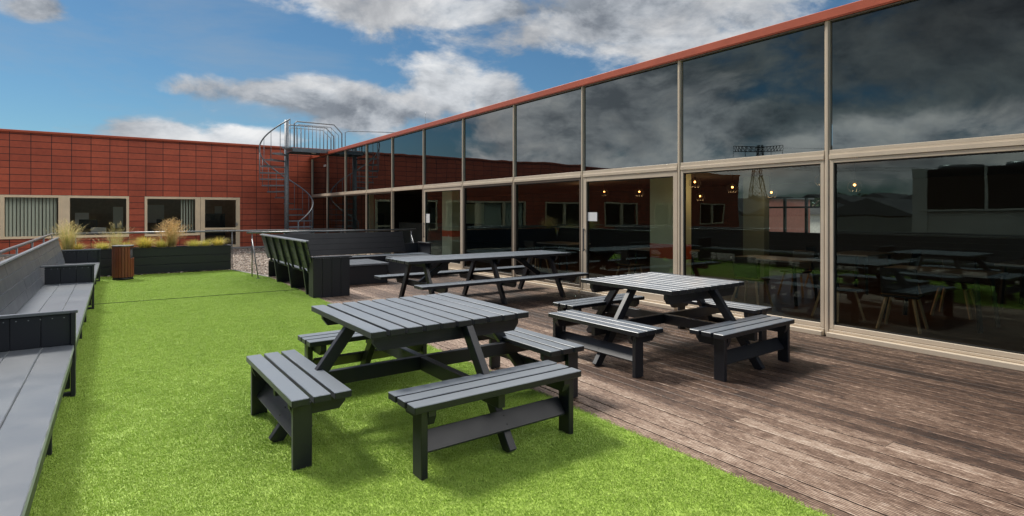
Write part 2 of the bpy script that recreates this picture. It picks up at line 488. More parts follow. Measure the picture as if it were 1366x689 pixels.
# noise on the sphere, flattened so that clouds lie wide
nv = mapped(nt, D, (1, 1, 2.0))
n1 = noiset(nt, nv, 5.0, 10, .60, .2)
n1b = noiset(nt, mapped(nt, D, (1, 1, 2.0), (-.012, 0, .05)), 5.0, 10, .60, .2)
n2 = noiset(nt, mapped(nt, D, (1, 1, 2.2), (3, 1, 5)), 2.1, 4, .5)
def blob(a, e, ra, re):
    da = mathn(nt, 'DIVIDE', mathn(nt, 'SUBTRACT', az, a), ra)
    de = mathn(nt, 'DIVIDE', mathn(nt, 'SUBTRACT', el, e), re)
    return mathn(nt, 'SUBTRACT', 1, mathn(nt, 'SQRT', mathn(nt, 'ADD', mathn(nt, 'MULTIPLY', da, da), mathn(nt, 'MULTIPLY', de, de))))
blobs = []
for (u, v, ru, rv) in [(390, 130, 150, 24), (490, 150, 200, 44), (590, 122, 90, 56), (660, 128, 56, 44), (210, 176, 140, 26), (320, 186, 120, 28),
                       (40, 12, 62, 26), (600, 14, 270, 36), (850, 20, 360, 78), (1000, 60, 150, 40), (1050, -20, 300, 60)]:
    a, e = pix_dir(u, v); a2, _ = pix_dir(u + ru, v); a0, _ = pix_dir(u - ru, v); _, e2 = pix_dir(u, v - rv)
    blobs.append(blob(a, e, (a2 - a0) / 2, abs(e2 - e)))
# the sky to the west, seen only as reflection: broken near the wall, heavy and dark further round; plus unseen high front and rear clouds added for white fill
for (a, e, ra, re) in [(-38, 14, 16, 8), (-44, 12, 26, 14), (-27, 20, 12, 8), (-52, 30, 20, 12), (-75, 22, 45, 26), (-60, 8, 26, 5), (-56, 20, 26, 14), (-45, 4, 60, 3), (180, 40, 90, 45), (35, 48, 75, 24), (35, 34, 60, 10), (-70, 45, 60, 30), (100, 35, 50, 30), (-75, 15, 30, 14)]:
    blobs.append(blob(R(a), R(e), R(ra), R(re)))
m_ = blobs[0]
for b_ in blobs[1:]: m_ = mathn(nt, 'MAXIMUM', m_, b_)
m_ = mathn(nt, 'MAXIMUM', m_, -.55)
dens = mathn(nt, 'ADD', mathn(nt, 'MULTIPLY', m_, .62), mathn(nt, 'MULTIPLY_ADD', n1, 1.7, -.85))
dens = mathn(nt, 'ADD', dens, mathn(nt, 'MULTIPLY_ADD', n2, .5, -.25))
mask = nt.nodes.new('ShaderNodeMapRange'); mask.interpolation_type = 'SMOOTHSTEP'
nt.links.new(dens, mask.inputs[0]); mask.inputs[1].default_value = .03; mask.inputs[2].default_value = .36
# brighter where the cloud thins towards the light, greyer in thick bodies
shade = mathn(nt, 'ADD', mathn(nt, 'MULTIPLY', mathn(nt, 'SUBTRACT', n1, n1b), 4.2), .60)
shade = mathn(nt, 'SUBTRACT', shade, mathn(nt, 'MULTIPLY', mathn(nt, 'MINIMUM', mathn(nt, 'MAXIMUM', mathn(nt, 'SUBTRACT', dens, .2), 0), .5), .55), clamp=False)
ccol = ramp(nt, shade, [(.05, (.21, .235, .27)), (.45, (.36, .385, .42)), (.95, (.50, .51, .525))]).outputs[0]
n3 = noiset(nt, mapped(nt, D, (1, 1, 1.7), (2, 9, 4)), 4.6, 8, .62, .5)
ccol = mixc(nt, 1, ccol, ramp(nt, n3, [(.36, (.70, .71, .73)), (.62, (1.3, 1.29, 1.27))]).outputs[0], 'MULTIPLY')
wb = mathn(nt, 'MAXIMUM', blob(R(-38), R(7), R(26), R(10)), blob(R(-70), R(4), R(24), R(5)))
wbm = nt.nodes.new('ShaderNodeMapRange'); wbm.interpolation_type = 'SMOOTHSTEP'
nt.links.new(mathn(nt, 'ADD', wb, mathn(nt, 'MULTIPLY_ADD', n1, 1.2, -.6)), wbm.inputs[0]); wbm.inputs[1].default_value = 0; wbm.inputs[2].default_value = .4
ccol = mixc(nt, mathn(nt, 'MULTIPLY', wbm.outputs[0], .85), ccol, mixc(nt, 1, ccol, (3.3, 2.75, 2.6), 'MULTIPLY'))
a_, e_ = pix_dir(600, 112); cb = blob(a_, e_, .13, .075); a_, e_ = pix_dir(300, 176); cb = mathn(nt, 'MAXIMUM', cb, blob(a_, e_, .2, .04))
cbm = nt.nodes.new('ShaderNodeMapRange'); nt.links.new(mathn(nt, 'ADD', cb, mathn(nt, 'MULTIPLY_ADD', n1, 1.6, -.8)), cbm.inputs[0]); cbm.inputs[1].default_value = 0; cbm.inputs[2].default_value = .6
ccol = mixc(nt, cbm.outputs[0], ccol, mixc(nt, .35, mixc(nt, 1, ccol, (1.35, 1.34, 1.32), 'MULTIPLY'), (.62, .63, .64)))
# storm darkness to the west and high up
st = nt.nodes.new('ShaderNodeMapRange'); st.interpolation_type = 'SMOOTHSTEP'
stb = blob(R(-80), R(32), R(42), R(26))
nt.links.new(mathn(nt, 'ADD', stb, mathn(nt, 'MULTIPLY_ADD', n2, .6, -.3)), st.inputs[0]); st.inputs[1].default_value = -.1; st.inputs[2].default_value = .5
ccol = mixc(nt, st.outputs[0], ccol, mixc(nt, 1, ccol, (.66, .56, .55), 'MULTIPLY'))
hi = nt.nodes.new('ShaderNodeMapRange'); hi.interpolation_type = 'SMOOTHSTEP'
nt.links.new(el, hi.inputs[0]); hi.inputs[1].default_value = R(20); hi.inputs[2].default_value = R(34)
front = nt.nodes.new('ShaderNodeMapRange'); front.interpolation_type = 'SMOOTHSTEP'
nt.links.new(az, front.inputs[0]); front.inputs[1].default_value = R(-25); front.inputs[2].default_value = R(10)
# unseen cloud high in front, added bright for fill and sheen on table tops
ccol = mixc(nt, mathn(nt, 'MULTIPLY', hi.outputs[0], front.outputs[0]), ccol, (2.1, 2.05, 1.98))
CL = 8.6
cs = nt.nodes.new('ShaderNodeVectorMath'); cs.operation = 'SCALE'; nt.links.new(ccol, cs.inputs[0]); cs.inputs['Scale'].default_value = CL
skc = mixc(nt, 1, sky.outputs[0], (.31, .46, .52), 'MULTIPLY')
wisp = noiset(nt, mapped(nt, D, (1, 1, 3.5), (7, 2, 1)), 3.0, 7, .62, .3)
wm = ramp(nt, wisp, [(.48, (0, 0, 0)), (.75, (.35, .35, .35))]).outputs[0]
skc = mixc(nt, wm, skc, (2.6, 2.9, 3.2))
final = mixc(nt, mask.outputs[0], skc, cs.outputs[0])
nt.links.new(final, bg.inputs[0]); bg.inputs[1].default_value = .10
w.cycles.sampling_method = 'MANUAL'; w.cycles.sample_map_resolution = 1024

sc.view_settings.view_transform = 'Standard'; sc.view_settings.look = 'None'
sc.view_settings.exposure = .5; sc.view_settings.gamma = 1
sc.render.resolution_x = 1024; sc.render.resolution_y = 516
sc.cycles.max_bounces = 8; sc.cycles.transparent_max_bounces = 10; sc.cycles.use_denoising = True

# ------------------------------------------------------------------ setting: ground, roof, deck, turf
def sheet(name, x0, x1, y0, y1, z, mat, label, kind='structure'):
    o = MB().quad([(x0, y0, z), (x1, y0, z), (x1, y1, z), (x0, y1, z)]).build(name, mat)
    return tag(o, label, None, None, kind)
sheet('ground', -2500, 2500, -2500, 2500, -7.0, M['ground'], 'distant ground far below the roof terrace')

o = MB().box((-15.2, 8, -.25), (33.5 + 12, 38.3, .3), bev=0).build('flat_roof', M['asphalt'])
tag(o, 'flat roof slab carrying the terrace', None, None, 'structure')

# decking boards
def build_deck():
    mb = MB(); x0, x1 = 3.05, 7.47; wb = .1415; n = int((x1 - x0) / wb)
    brd = mb.bm.faces.layers.float.new('board')
    for i in range(n + 1):
        xa = x0 + i * wb; y = -4 - rnd.random() * 2
        while y < 15.2:
            L = 3.6 + rnd.random() * 1.2
            y2 = min(y + L, 15.2)
            before = set(mb.bm.faces)
            mb.box((xa + wb / 2, (y + y2) / 2, -.014 + rnd.uniform(-.0012, .0012)), (wb - .007, y2 - y - .004, .028), bev=.002, grain=1)
            r = rnd.random()
            for f in mb.bm.faces:
                if f not in before: f[brd] = r
            y = y2
    o = mb.build('deck', M['deck'])
    return tag(o, 'weathered ribbed brown decking boards beside the glass facade', None, None, 'structure')
# faster variant: collect board id without rescanning
def build_deck_fast():
    x0, x1 = 3.05, 7.47; wb = .1382; n = int(round((x1 - x0) / wb))
    verts, faces, uvs, ids = [], [], [], []
    for i in range(n):
        xa = x0 + i * wb; y = -4 - rnd.random() * 3
        while y < 15.2:
            L = 3.2 + rnd.random() * 1.6
            y2 = min(y + L, 15.2)
            if y2 - y < .05: break
            z = rnd.uniform(-.0015, .0012); r = rnd.random(); ou, ov = rnd.random() * 50, 0
            a, b_ = xa + .007, xa + wb - .007; e = .003
            base = len(verts)
            prof = [(a, -.03), (a, z - e), (a + e, z), (b_ - e, z), (b_, z - e), (b_, -.03)]
            for yy in (y + .0006, y2 - .0006):
                for p in prof: verts.append((p[0], yy, p[1]))
            for k in range(5):
                faces.append((base + k, base + k + 6, base + k + 7, base + k + 1))
                for (vi, yy) in ((k, y), (k + 6, y2), (k + 7, y2), (k + 1, y)):
                    px = prof[vi % 6][0] - xa
                    uvs.append((yy + ou, px + ov))
                ids.append(r)
            faces.append(tuple(base + k for k in range(6))); uvs += [(verts[base + k][0] + ou, verts[base + k][2]) for k in range(6)]; ids.append(r)
            faces.append(tuple(base + 11 - k for k in range(6))); uvs += [(verts[base + k][0] + ou, verts[base + k][2]) for k in range(6)]; ids.append(r)
            y = y2
    me = bpy.data.meshes.new('deck'); me.from_pydata(verts, [], faces)
    ul = me.uv_layers.new(name='UVMap')
    for i, u in enumerate(uvs): ul.data[i].uv = u
    at = me.attributes.new('board', 'FLOAT', 'FACE')
    for i, v in enumerate(ids): at.data[i].value = v
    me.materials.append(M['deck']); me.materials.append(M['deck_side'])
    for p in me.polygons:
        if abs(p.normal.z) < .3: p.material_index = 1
    o = bpy.data.objects.new('deck', me); col.objects.link(o)
    return tag(o, 'weathered ribbed brown decking boards beside the glass facade', None, None, 'structure')
build_deck_fast()
o = MB().quad([(3.0, -6, -.035), (7.6, -6, -.035), (7.6, 15.25, -.035), (3.0, 15.25, -.035)]).build('deck_gap_shade', M['black'])  # black sheet added as the shade seen through the board gaps
tag(o, 'black sheet put in as the shade below the decking boards', None, None, 'structure')

def geo_scatter(o, inst, density, smin, smax, seed=1, pdist=0):
    g = bpy.data.node_groups.new('scatter', 'GeometryNodeTree')
    g.interface.new_socket('Geometry', in_out='INPUT', socket_type='NodeSocketGeometry')
    g.interface.new_socket('Geometry', in_out='OUTPUT', socket_type='NodeSocketGeometry')
    gi = g.nodes.new('NodeGroupInput'); go = g.nodes.new('NodeGroupOutput')
    d = g.nodes.new('GeometryNodeDistributePointsOnFaces'); d.inputs['Density'].default_value = density; d.inputs['Seed'].default_value = seed
    if pdist:
        d.distribute_method = 'POISSON'; d.inputs['Distance Min'].default_value = pdist; d.inputs['Density Max'].default_value = density; d.inputs['Density Factor'].default_value = 1
    ip = g.nodes.new('GeometryNodeInstanceOnPoints'); oi = g.nodes.new('GeometryNodeObjectInfo')
    oi.inputs['Object'].default_value = inst; oi.inputs['As Instance'].default_value = True
    rv = g.nodes.new('FunctionNodeRandomValue'); rv.data_type = 'FLOAT_VECTOR'
    rv.inputs[0].default_value = (-.15, -.15, 0); rv.inputs[1].default_value = (.15, .15, 6.283)
    rs = g.nodes.new('FunctionNodeRandomValue'); rs.data_type = 'FLOAT'
    rs.inputs[2].default_value = smin; rs.inputs[3].default_value = smax
    j = g.nodes.new('GeometryNodeJoinGeometry')
    L = g.links.new
    L(gi.outputs[0], d.inputs['Mesh']); L(d.outputs['Points'], ip.inputs['Points']); L(oi.outputs['Geometry'], ip.inputs['Instance'])
    L(rv.outputs[0], ip.inputs['Rotation']); L(rs.outputs[1], ip.inputs['Scale'])
    L(gi.outputs[0], j.inputs[0]); L(ip.outputs[0], j.inputs[0]); L(j.outputs[0], go.inputs[0])
    m = o.modifiers.new('scatter', 'NODES'); m.node_group = g

def hidden_source(o):
    """source mesh of a scatter: kept out of the scene's collection, used only through the node tree"""
    for c in list(o.users_collection): c.objects.unlink(o)
    return o

def turf_clump(nb, r, h, wd, seed):
    q = random.Random(seed); bm = bmesh.new()
    for i in range(nb):
        a = q.random() * 6.283; rr = r * math.sqrt(q.random()); p = Vector((rr * math.cos(a), rr * math.sin(a), 0))
        d = q.random() * 6.283; lean = q.uniform(.1, .9) * h; hh = h * q.uniform(.6, 1.1)
        s_ = Vector((math.cos(d), math.sin(d), 0)); t_ = Vector((-s_.y, s_.x, 0))
        v = [p - t_ * wd / 2, p + t_ * wd / 2, p + t_ * wd / 2 + s_ * lean * .35 + Vector((0, 0, hh * .65)), p - t_ * wd / 2 + s_ * lean * .35 + Vector((0, 0, hh * .65)),
             p + s_ * lean + Vector((0, 0, hh))]
        vs = [bm.verts.new(x) for x in v]
        bm.faces.new((vs[0], vs[1], vs[2], vs[3])); bm.faces.new((vs[3], vs[2], vs[4]))
    me = bpy.data.meshes.new('turf_tuft'); bm.to_mesh(me); bm.free(); me.materials.append(M['turf'])
    return bpy.data.objects.new('turf_tuft', me)
mb = MB()
mb.quad([(-1.02, -1, .002), (3.06, -1, .002), (3.06, 14.55, .002), (-1.02, 14.55, .002)])
mb.quad([(-1.02, 14.55, .002), (3.06, 14.55, .002), (2.62, 16.99, .002), (-1.02, 16.99, .002)])
turf = mb.build('artificial_turf', M['turf'])
tag(turf, 'bright green artificial turf carpet of the terrace', None, None, 'stuff')
tuft = turf_clump(44, .034, .012, .0026, 3)
geo_scatter(turf, tuft, 5000, .8, 1.2, 2, .021)
# seam of the turf: dark joint line across
o = MB().prism([(-1.0, 12.03), (3.06, 11.90), (3.06, 11.909), (-1.0, 12.039)], .012, .0215, axis=2).build('turf_seam', simple('turf_joint', (.08, .13, .03), .9))
tag(o, 'dark joint between two strips of turf', None, None, 'structure')

# gravel
mb = MB()
for (a, b_, c, d) in [(-16, -1.02, -11, 27.1), (-1.02, 2.60, 17.0, 27.1), (2.60, 7.47, 15.3, 27.1)]:
    mb.quad([(a, c, -.03), (b_, c, -.03), (b_, d, -.03), (a, d, -.03)])
grav = mb.build('gravel', M['gravel']); tag(grav, 'loose mixed pebble gravel spread over the flat roof', None, None, 'stuff')
bm = bmesh.new(); bmesh.ops.create_icosphere(bm, subdivisions=1, radius=.024)
for v in bm.verts: v.co = Vector((v.co.x * 1.25, v.co.y, v.co.z * .7)) * (1 + .25 * noise.noise(v.co * 60))
me = bpy.data.meshes.new('pebble'); bm.to_mesh(me); bm.free(); me.materials.append(M['stone'])
for p in me.polygons: p.use_smooth = True
peb = bpy.data.objects.new('pebble', me)
geo_scatter(grav, peb, 330, .6, 1.5, 5)
o = MB().bar((3.06, 15.24, -.02), (7.47, 15.24, -.02), .06, .06).bar((2.62, 16.99, -.0), (3.06, 14.6, -.0), .05, .05).build('deck_edging', M['concrete'])
tag(o, 'pale edging board between terrace and gravel', None, None, 'structure')

# ------------------------------------------------------------------ square picnic table with four benches
def square_table(name, loc, rz, label):
    root = empty(name, loc, rz, label, 'picnic table', 'square eight seat picnic tables')
    S = 1.31; n = 10; wp = (S - (n - 1) * .025) / n
    for i in range(n):
        x = -.045 - S / 2 + wp / 2 + i * (wp + .025)
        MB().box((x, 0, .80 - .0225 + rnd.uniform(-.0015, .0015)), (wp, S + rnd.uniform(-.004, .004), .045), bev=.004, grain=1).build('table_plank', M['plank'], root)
    for sy in (-1, 1):
        pts = [(-.645, .754), (.575, .754), (.575, .70), (.535, .645), (-.605, .645), (-.645, .70)]
        MB().prism(pts, sy * .535 - .0225, sy * .535 + .0225).build('table_bearer', M['paint'], root)
    # crossed stretchers
    MB().box((0, 0, .355), (2.30, .055, .11), bev=.004).build('stretcher', M['paint'], root)
    mb = MB()
    mb.box((0, .59, .354), (.055, 1.12, .11), bev=.004); mb.box((0, -.59, .354), (.055, 1.12, .11), bev=.004)
    mb.build('stretcher', M['paint'], root)
    for k in range(4):
        rot = Matrix.Rotation(k * math.pi / 2, 3, 'Z')
        T = lambda r, t, z: rot @ Vector((t, -r, z))       # r outward, t along the bench
        rr = rot.to_4x4()
        def lbox(mb, r, t, z, sr, st, sz, extra=None, bev=.004, grain=None):
            m = rot.copy()
            if extra is not None: m = rot @ extra
            mb.box(T(r, t, z), (st, sr, sz), m, bev, grain)
        # leaning leg
        off = .0 if k % 2 else .0
        mb = MB(); a = T(.605, .06, .75); b_ = T(1.165, .06, .0)
        d = (b_ - a).normalized()
        mb.bar(a - d * .03, b_ - d * .0, .058, .085, up=rot @ Vector((0, -1, 1)), bev=.004)
        ob = mb.build('leg', M['paint'], root)
        # trim the leg square at ground and at the underside of the top
        bm = bmesh.new(); bm.from_mesh(ob.data)
        for z_, nrm in ((.004, -1), (.753, 1)):
            g = bmesh.ops.bisect_plane(bm, geom=bm.verts[:] + bm.edges[:] + bm.faces[:], plane_co=(0, 0, z_), plane_no=(0, 0, nrm), clear_outer=True)
            ed = [e for e in g['geom_cut'] if isinstance(e, bmesh.types.BMEdge)]
            bmesh.ops.edgeloop_fill(bm, edges=ed)
        bm.to_mesh(ob.data); bm.free()
        # seat planks
        for j in range(3):
            r_ = .8865 + j * .132
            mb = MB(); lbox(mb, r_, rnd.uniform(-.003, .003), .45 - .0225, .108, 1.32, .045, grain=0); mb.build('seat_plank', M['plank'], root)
        for t in (-.535, .535):
            mb = MB()
            # shaped bearer below the seat planks
            sgn = 1 if t > 0 else -1
            pts = [(.84, .404), (1.19, .404), (1.19, .37), (1.165, .315), (.88, .315), (.84, .36)]
            A = [T(p[0], t - .025, p[1]) for p in pts]; B = [T(p[0], t + .025, p[1]) for p in pts]
            va = [mb.bm.verts.new(p) for p in A]; vb = [mb.bm.verts.new(p) for p in B]
            fs = [mb.bm.faces.new(va), mb.bm.faces.new(vb[::-1])] + [mb.bm.faces.new((va[i], vb[i], vb[(i + 1) % 6], va[(i + 1) % 6])) for i in range(6)]
            bmesh.ops.recalc_face_normals(mb.bm, faces=fs); mb._finish(fs, 1, Matrix.Identity(4))
            mb.build('seat_bearer', M['paint'], root)
            mb = MB(); lbox(mb, 1.125, t + sgn * .048, .201, .115, .045, .402, grain=2); mb.build('bench_leg', M['paint'], root)
        # tilted foot board fixed across the leg
        mb = MB(); ex = Matrix.Rotation(R(52), 3, 'X')
        lbox(mb, 1.098, 0, .190, .135, 1.115, .026, ex, grain=0)
        brd = mb.build('foot_board', M['paint'], root)
        nrm = rot @ Vector((0, -math.sin(R(52)), math.cos(R(52))))
        for s_ in (-.03, .03):
            c = T(1.098, .06, .190) + (rot @ Vector((0, math.cos(R(52)) * s_, math.sin(R(52)) * s_))) + nrm * .0132
            MB().tube([c, c + nrm * .003], .006, 8).build('bolt', M['black'], brd)
    return root
square_table('picnic_table', (2.065, 4.24, .006), .018, 'anthracite square picnic table with four benches standing on the green turf')
square_table('picnic_table', (5.245, 4.40, 0), .03, 'anthracite square picnic table with four benches on the brown deck near the glass')

# ------------------------------------------------------------------ long picnic table
def long_table():
    root = empty('picnic_table', (5.53, 8.80, 0), .005, 'long dark rectangular picnic table with two fixed side benches on the deck', 'picnic table')
    L = 3.42; n = 6; wp = .142
    for i in range(n):
        y = (i - (n - 1) / 2) * (wp + .016)
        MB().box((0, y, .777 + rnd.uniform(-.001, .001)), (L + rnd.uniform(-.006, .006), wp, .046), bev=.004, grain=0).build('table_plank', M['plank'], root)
    for s in (-1, 1):
        for j in range(2):
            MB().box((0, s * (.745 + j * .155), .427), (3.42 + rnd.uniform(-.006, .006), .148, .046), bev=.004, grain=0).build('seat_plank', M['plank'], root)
    for x in (-1.33, .0, 1.33):
        for s in (-1, 1):
            mb = MB(); a = Vector((x, s * .26, .78)); b_ = Vector((x, s * .70, -.02))
            mb.bar(a, b_, .055, .095, up=(0, s, .5), bev=.004)
            ob = mb.build('leg', M['paint'], root)
            bm = bmesh.new(); bm.from_mesh(ob.data)
            for z_, nrm in ((.003, -1), (.753, 1)):
                g = bmesh.ops.bisect_plane(bm, geom=bm.verts[:] + bm.edges[:] + bm.faces[:], plane_co=(0, 0, z_), plane_no=(0, 0, nrm), clear_outer=True)
                bmesh.ops.edgeloop_fill(bm, edges=[e for e in g['geom_cut'] if isinstance(e, bmesh.types.BMEdge)])
            bm.to_mesh(ob.data); bm.free()
        pts = [(-.94, .403), (.94, .403), (.94, .36), (.90, .305), (-.90, .305), (-.94, .36)]
        MB().prism(pts, x + .03, x + .075, axis=0).build('seat_bearer', M['paint'], root)
        pts = [(-.44, .753), (.44, .753), (.44, .72), (.40, .665), (-.40, .665), (-.44, .72)]
        MB().prism(pts, x + .03, x + .075, axis=0).build('table_bearer', M['paint'], root)
    for s in (-1, 1):
        MB().bar((s * 1.29, 0, .37), (s * .72, 0, .75), .06, .09, up=(0, 0, 1), bev=.004).build('brace', M['paint'], root)
    return root
long_table()

# ------------------------------------------------------------------ long bench on the left
def left_bench():
    root = empty('terrace_bench', (-.6, 6.5, 0), 0, 'very long worn grey painted bench with high back and dividers along the left edge', 'bench')
    P = lambda mb, nm, m='paint_worn': mb.build(nm, M[m], root, loc=None)
    off = Vector((.6, -6.5, 0))
    def bx(mb, c, s, rot=None, bev=.004, grain=None): mb.box(Vector(c) + off, s, rot, bev, grain)
    y0, y1 = -1.2, 16.0
    cuts = [-1.2, 2.05, 6.2, 11.5, 16.0]
    for j in range(3):
        x = -.29 - .105 - j * .216
        for a, b_ in zip(cuts[:-1], cuts[1:]):
            mb = MB(); bx(mb, (x, (a + b_) / 2, .428 + rnd.uniform(-.001, .001)), (.208, b_ - a - .008, .044), grain=1); P(mb, 'seat_plank')
    mb = MB(); bx(mb, (-.315, (y0 + y1) / 2, .355), (.028, y1 - y0, .10), grain=1); P(mb, 'front_rail', 'paint_dark')
    # leaning back: four rows of planks
    th = math.atan2(.13, .56)
    rot = Matrix.Rotation(-th, 3, 'Y')
    base = Vector((-.925, 0, .455)); upv = Vector((-math.sin(th), 0, math.cos(th)))
    for j in range(4):
        ya = y0 - rnd.random()
        while ya < y1:
            yb = min(ya + rnd.uniform(2.8, 4.2), y1)
            if y1 - yb < .6: yb = y1
            c = base + upv * (.07 + j * .139)
            a_ = max(ya, y0)
            if yb - a_ > .05:
                mb = MB(); bx(mb, (c.x, (a_ + yb) / 2, c.z), (.03, yb - a_ - .006, .133), rot, grain=1); P(mb, 'back_plank', 'back_wood')
            ya = yb
    c = base + upv * .575
    mb = MB(); bx(mb, (c.x, (y0 + y1) / 2, c.z), (.07, y1 - y0, .022), rot, grain=1); P(mb, 'back_cap')
    for ya in (2.05 - 1.9, 6.2, 11.5, 15.97):
        mb = MB()
        # divider boards side by side, on edge
        n = 3
        for i in range(n):
            bx(mb, (-.335 - .1 - i * .198 + .02, ya, .585), (.1975, .028, .27), grain=2)
        bx(mb, (-.298, ya, .367), (.034, .09, .734), grain=2)
        bx(mb, (-.62, ya, .02), (.62, .05, .04), grain=0)
        bx(mb, (-.62, ya, .24), (.60, .026, .34), grain=0)
        arm = P(mb, 'divider', 'paint_dark')
        mb = MB(); bx(mb, (-.615, ya - .005, .735), (.70, .055, .026), grain=0); mb.build('divider_cap', M['paint_worn'], arm)
        for i in range(8):
            p = Vector((-.36 - i * .078, ya - .0145, .69)) + off
            MB().tube([p, p + Vector((0, -.003, 0))], .005, 6).build('screw', M['steel'], arm)
    for ya in (.6, 1.95, 3.35, 4.78, 7.6, 8.9, 10.2, 12.8, 14.1, 15.3):
        mb = MB(); bx(mb, (-.62, ya, .20), (.56, .055, .40), grain=2); P(mb, 'leg', 'paint_dark')
    return root
left_bench()

# ------------------------------------------------------------------ corner sofa
def corner_bench():
    root = empty('corner_bench', (3.3, 12.5, 0), 0, 'dark L-shaped slatted corner bench at the end of the deck', 'bench')
    off = Vector((-3.3, -12.5, 0))
    def bx(mb, c, s, rot=None, bev=.004, grain=None): mb.box(Vector(c) + off, s, rot, bev, grain); return mb
    P = lambda mb, nm, m='paint_dark': mb.build(nm, M[m], root)
    th = R(14)
    # left wing, back faces the turf
    rot = Matrix.Rotation(-th, 3, 'Y'); up = Vector((-math.sin(th), 0, math.cos(th)))
    base = Vector((3.03, 0, .50))
    for j in range(4):
        c = base + up * (.068 + j * .138)
        P(bx(MB(), (c.x, 12.70, c.z), (.026, 3.95, .132), rot, grain=1), 'back_plank', 'paint')
    c = base + up * .565
    P(bx(MB(), (c.x, 12.70, c.z), (.075, 4.02, .024), rot, grain=1), 'back_cap', 'paint_worn')
    for y in (10.98, 11.55, 12.15, 12.75, 13.4, 14.1):
        c = base + up * .25 + Vector((-.036, 0, 0))
        P(bx(MB(), (c.x, y, c.z), (.035, .06, .60), rot, grain=2), 'batten')
    for y in (11.15, 12.3, 13.55):
        pts = [(3.0, 0), (3.55, 0), (3.6, .40), (3.04, .40), (2.93, .56)]
        mb = MB(); mb.prism([(p[0] + off.x, p[1]) for p in pts], y - .03 + off.y, y + .03 + off.y); P(mb, 'leg')
    for j in range(3):
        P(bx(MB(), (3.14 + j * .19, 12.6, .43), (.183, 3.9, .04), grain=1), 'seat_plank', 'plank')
    # end arm at the near end
    mb = MB()
    for i in range(4): bx(mb, (3.04 + .09 + i * .172 - .07, 10.62, .365), (.169, .03, .73), grain=2)
    bx(mb, (3.0, 10.78, .365), (.03, .30, .73), grain=2); bx(mb, (3.62, 10.9, .30), (.03, .5, .60), grain=2)
    arm = P(mb, 'armrest')
    mb = MB(); bx(mb, (3.335, 10.70, .747), (.74, .22, .026), grain=0); mb.build('arm_cap', M['paint'], arm)
    # rear wing, facing the camera
    rot = Matrix.Rotation(-th, 3, 'X'); up = Vector((0, math.sin(th), math.cos(th)))
    base = Vector((0, 14.62, .47))
    for j in range(4):
        c = base + up * (.075 + j * .146)
        x0, x1 = 3.02, 6.62 - j * .01
        P(bx(MB(), ((x0 + x1) / 2, c.y, c.z), (x1 - x0, .026, .144), rot, grain=0, bev=.002), 'back_plank', 'paint_dark')
    for j in range(3):
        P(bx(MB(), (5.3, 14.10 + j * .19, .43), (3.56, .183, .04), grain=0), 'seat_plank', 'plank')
    P(bx(MB(), (5.3, 14.02, .205), (3.5, .03, .40), grain=0), 'front_panel')
    P(bx(MB(), (5.0, 14.66, .205), (3.9, .03, .40), grain=0), 'back_panel')
    mb = MB(); bx(mb, (7.06, 14.3, .36), (.03, .70, .72), grain=2)
    arm = P(mb, 'armrest', 'paint')
    mb = MB(); bx(mb, (7.06, 14.3, .735), (.10, .74, .026), grain=1); mb.build('arm_cap', M['paint'], arm)
    P(bx(MB(), (6.83, 14.70, .58), (.44, .026, .26), grain=0), 'back_plank', 'paint')
    return root
corner_bench()
def low_box(loc, sx, sy, label):
    root = empty('low_box_table', loc, 0, label, 'low table', 'low box tables before the corner bench')
    n = 6
    for i in range(n):
        MB().box((-sx / 2 + (i + .5) * sx / n, 0, .43), (sx / n - .006, sy, .038), bev=.003, grain=1).build('top_plank', M['paint_worn'], root)
    mb = MB()
    mb.box((0, -sy / 2 + .04, .205), (sx - .06, .025, .40)); mb.box((0, sy / 2 - .04, .205), (sx - .06, .025, .40))
    mb.box((-sx / 2 + .04, 0, .205), (.025, sy - .11, .40)); mb.box((sx / 2 - .04, 0, .205), (.025, sy - .11, .40))
    mb.build('side_panel', M['paint_dark'], root)
    return root
low_box((4.42, 12.66, 0), 1.26, 1.3, 'low dark box table with pale top at the left, inside the corner bench')
low_box((6.32, 13.22, 0), 1.2, 1.25, 'low dark box table behind the end of the long picnic table')

# ------------------------------------------------------------------ litter bin
def litter_bin():
    root = empty('litter_bin', (.15, 16.1, .01), 0, 'round red-brown slatted litter bin standing before the planter', 'litter bin')
    r = .205; n = 22
    for i in range(n):
        a = 2 * math.pi * (i + .5) / n
        rot = Matrix.Rotation(a, 3, 'Z')
        d = math.degrees(a); d = (d + 180) % 360 - 180
        zs = [(.06, .775)]
        if abs(d + 8) < 34: zs = [(.06, .50), (.745, .775)]
        for z0, z1 in zs:
            MB().box((r * math.cos(a), r * math.sin(a), (z0 + z1) / 2), (.018, .052, z1 - z0), rot, .003, 2).build('slat', M['bin'], root)
    MB().disc((0, 0), r - .02, r - .02, .03, .74, 28).build('liner', M['black'], root)
    MB().disc((0, 0), r + .005, r - .01, .0, .06, 28).build('base', M['black'], root)
    MB().disc((0, 0), r + .016, r + .010, .776, .80, 32).build('lid', M['darksteel'], root)
litter_bin()

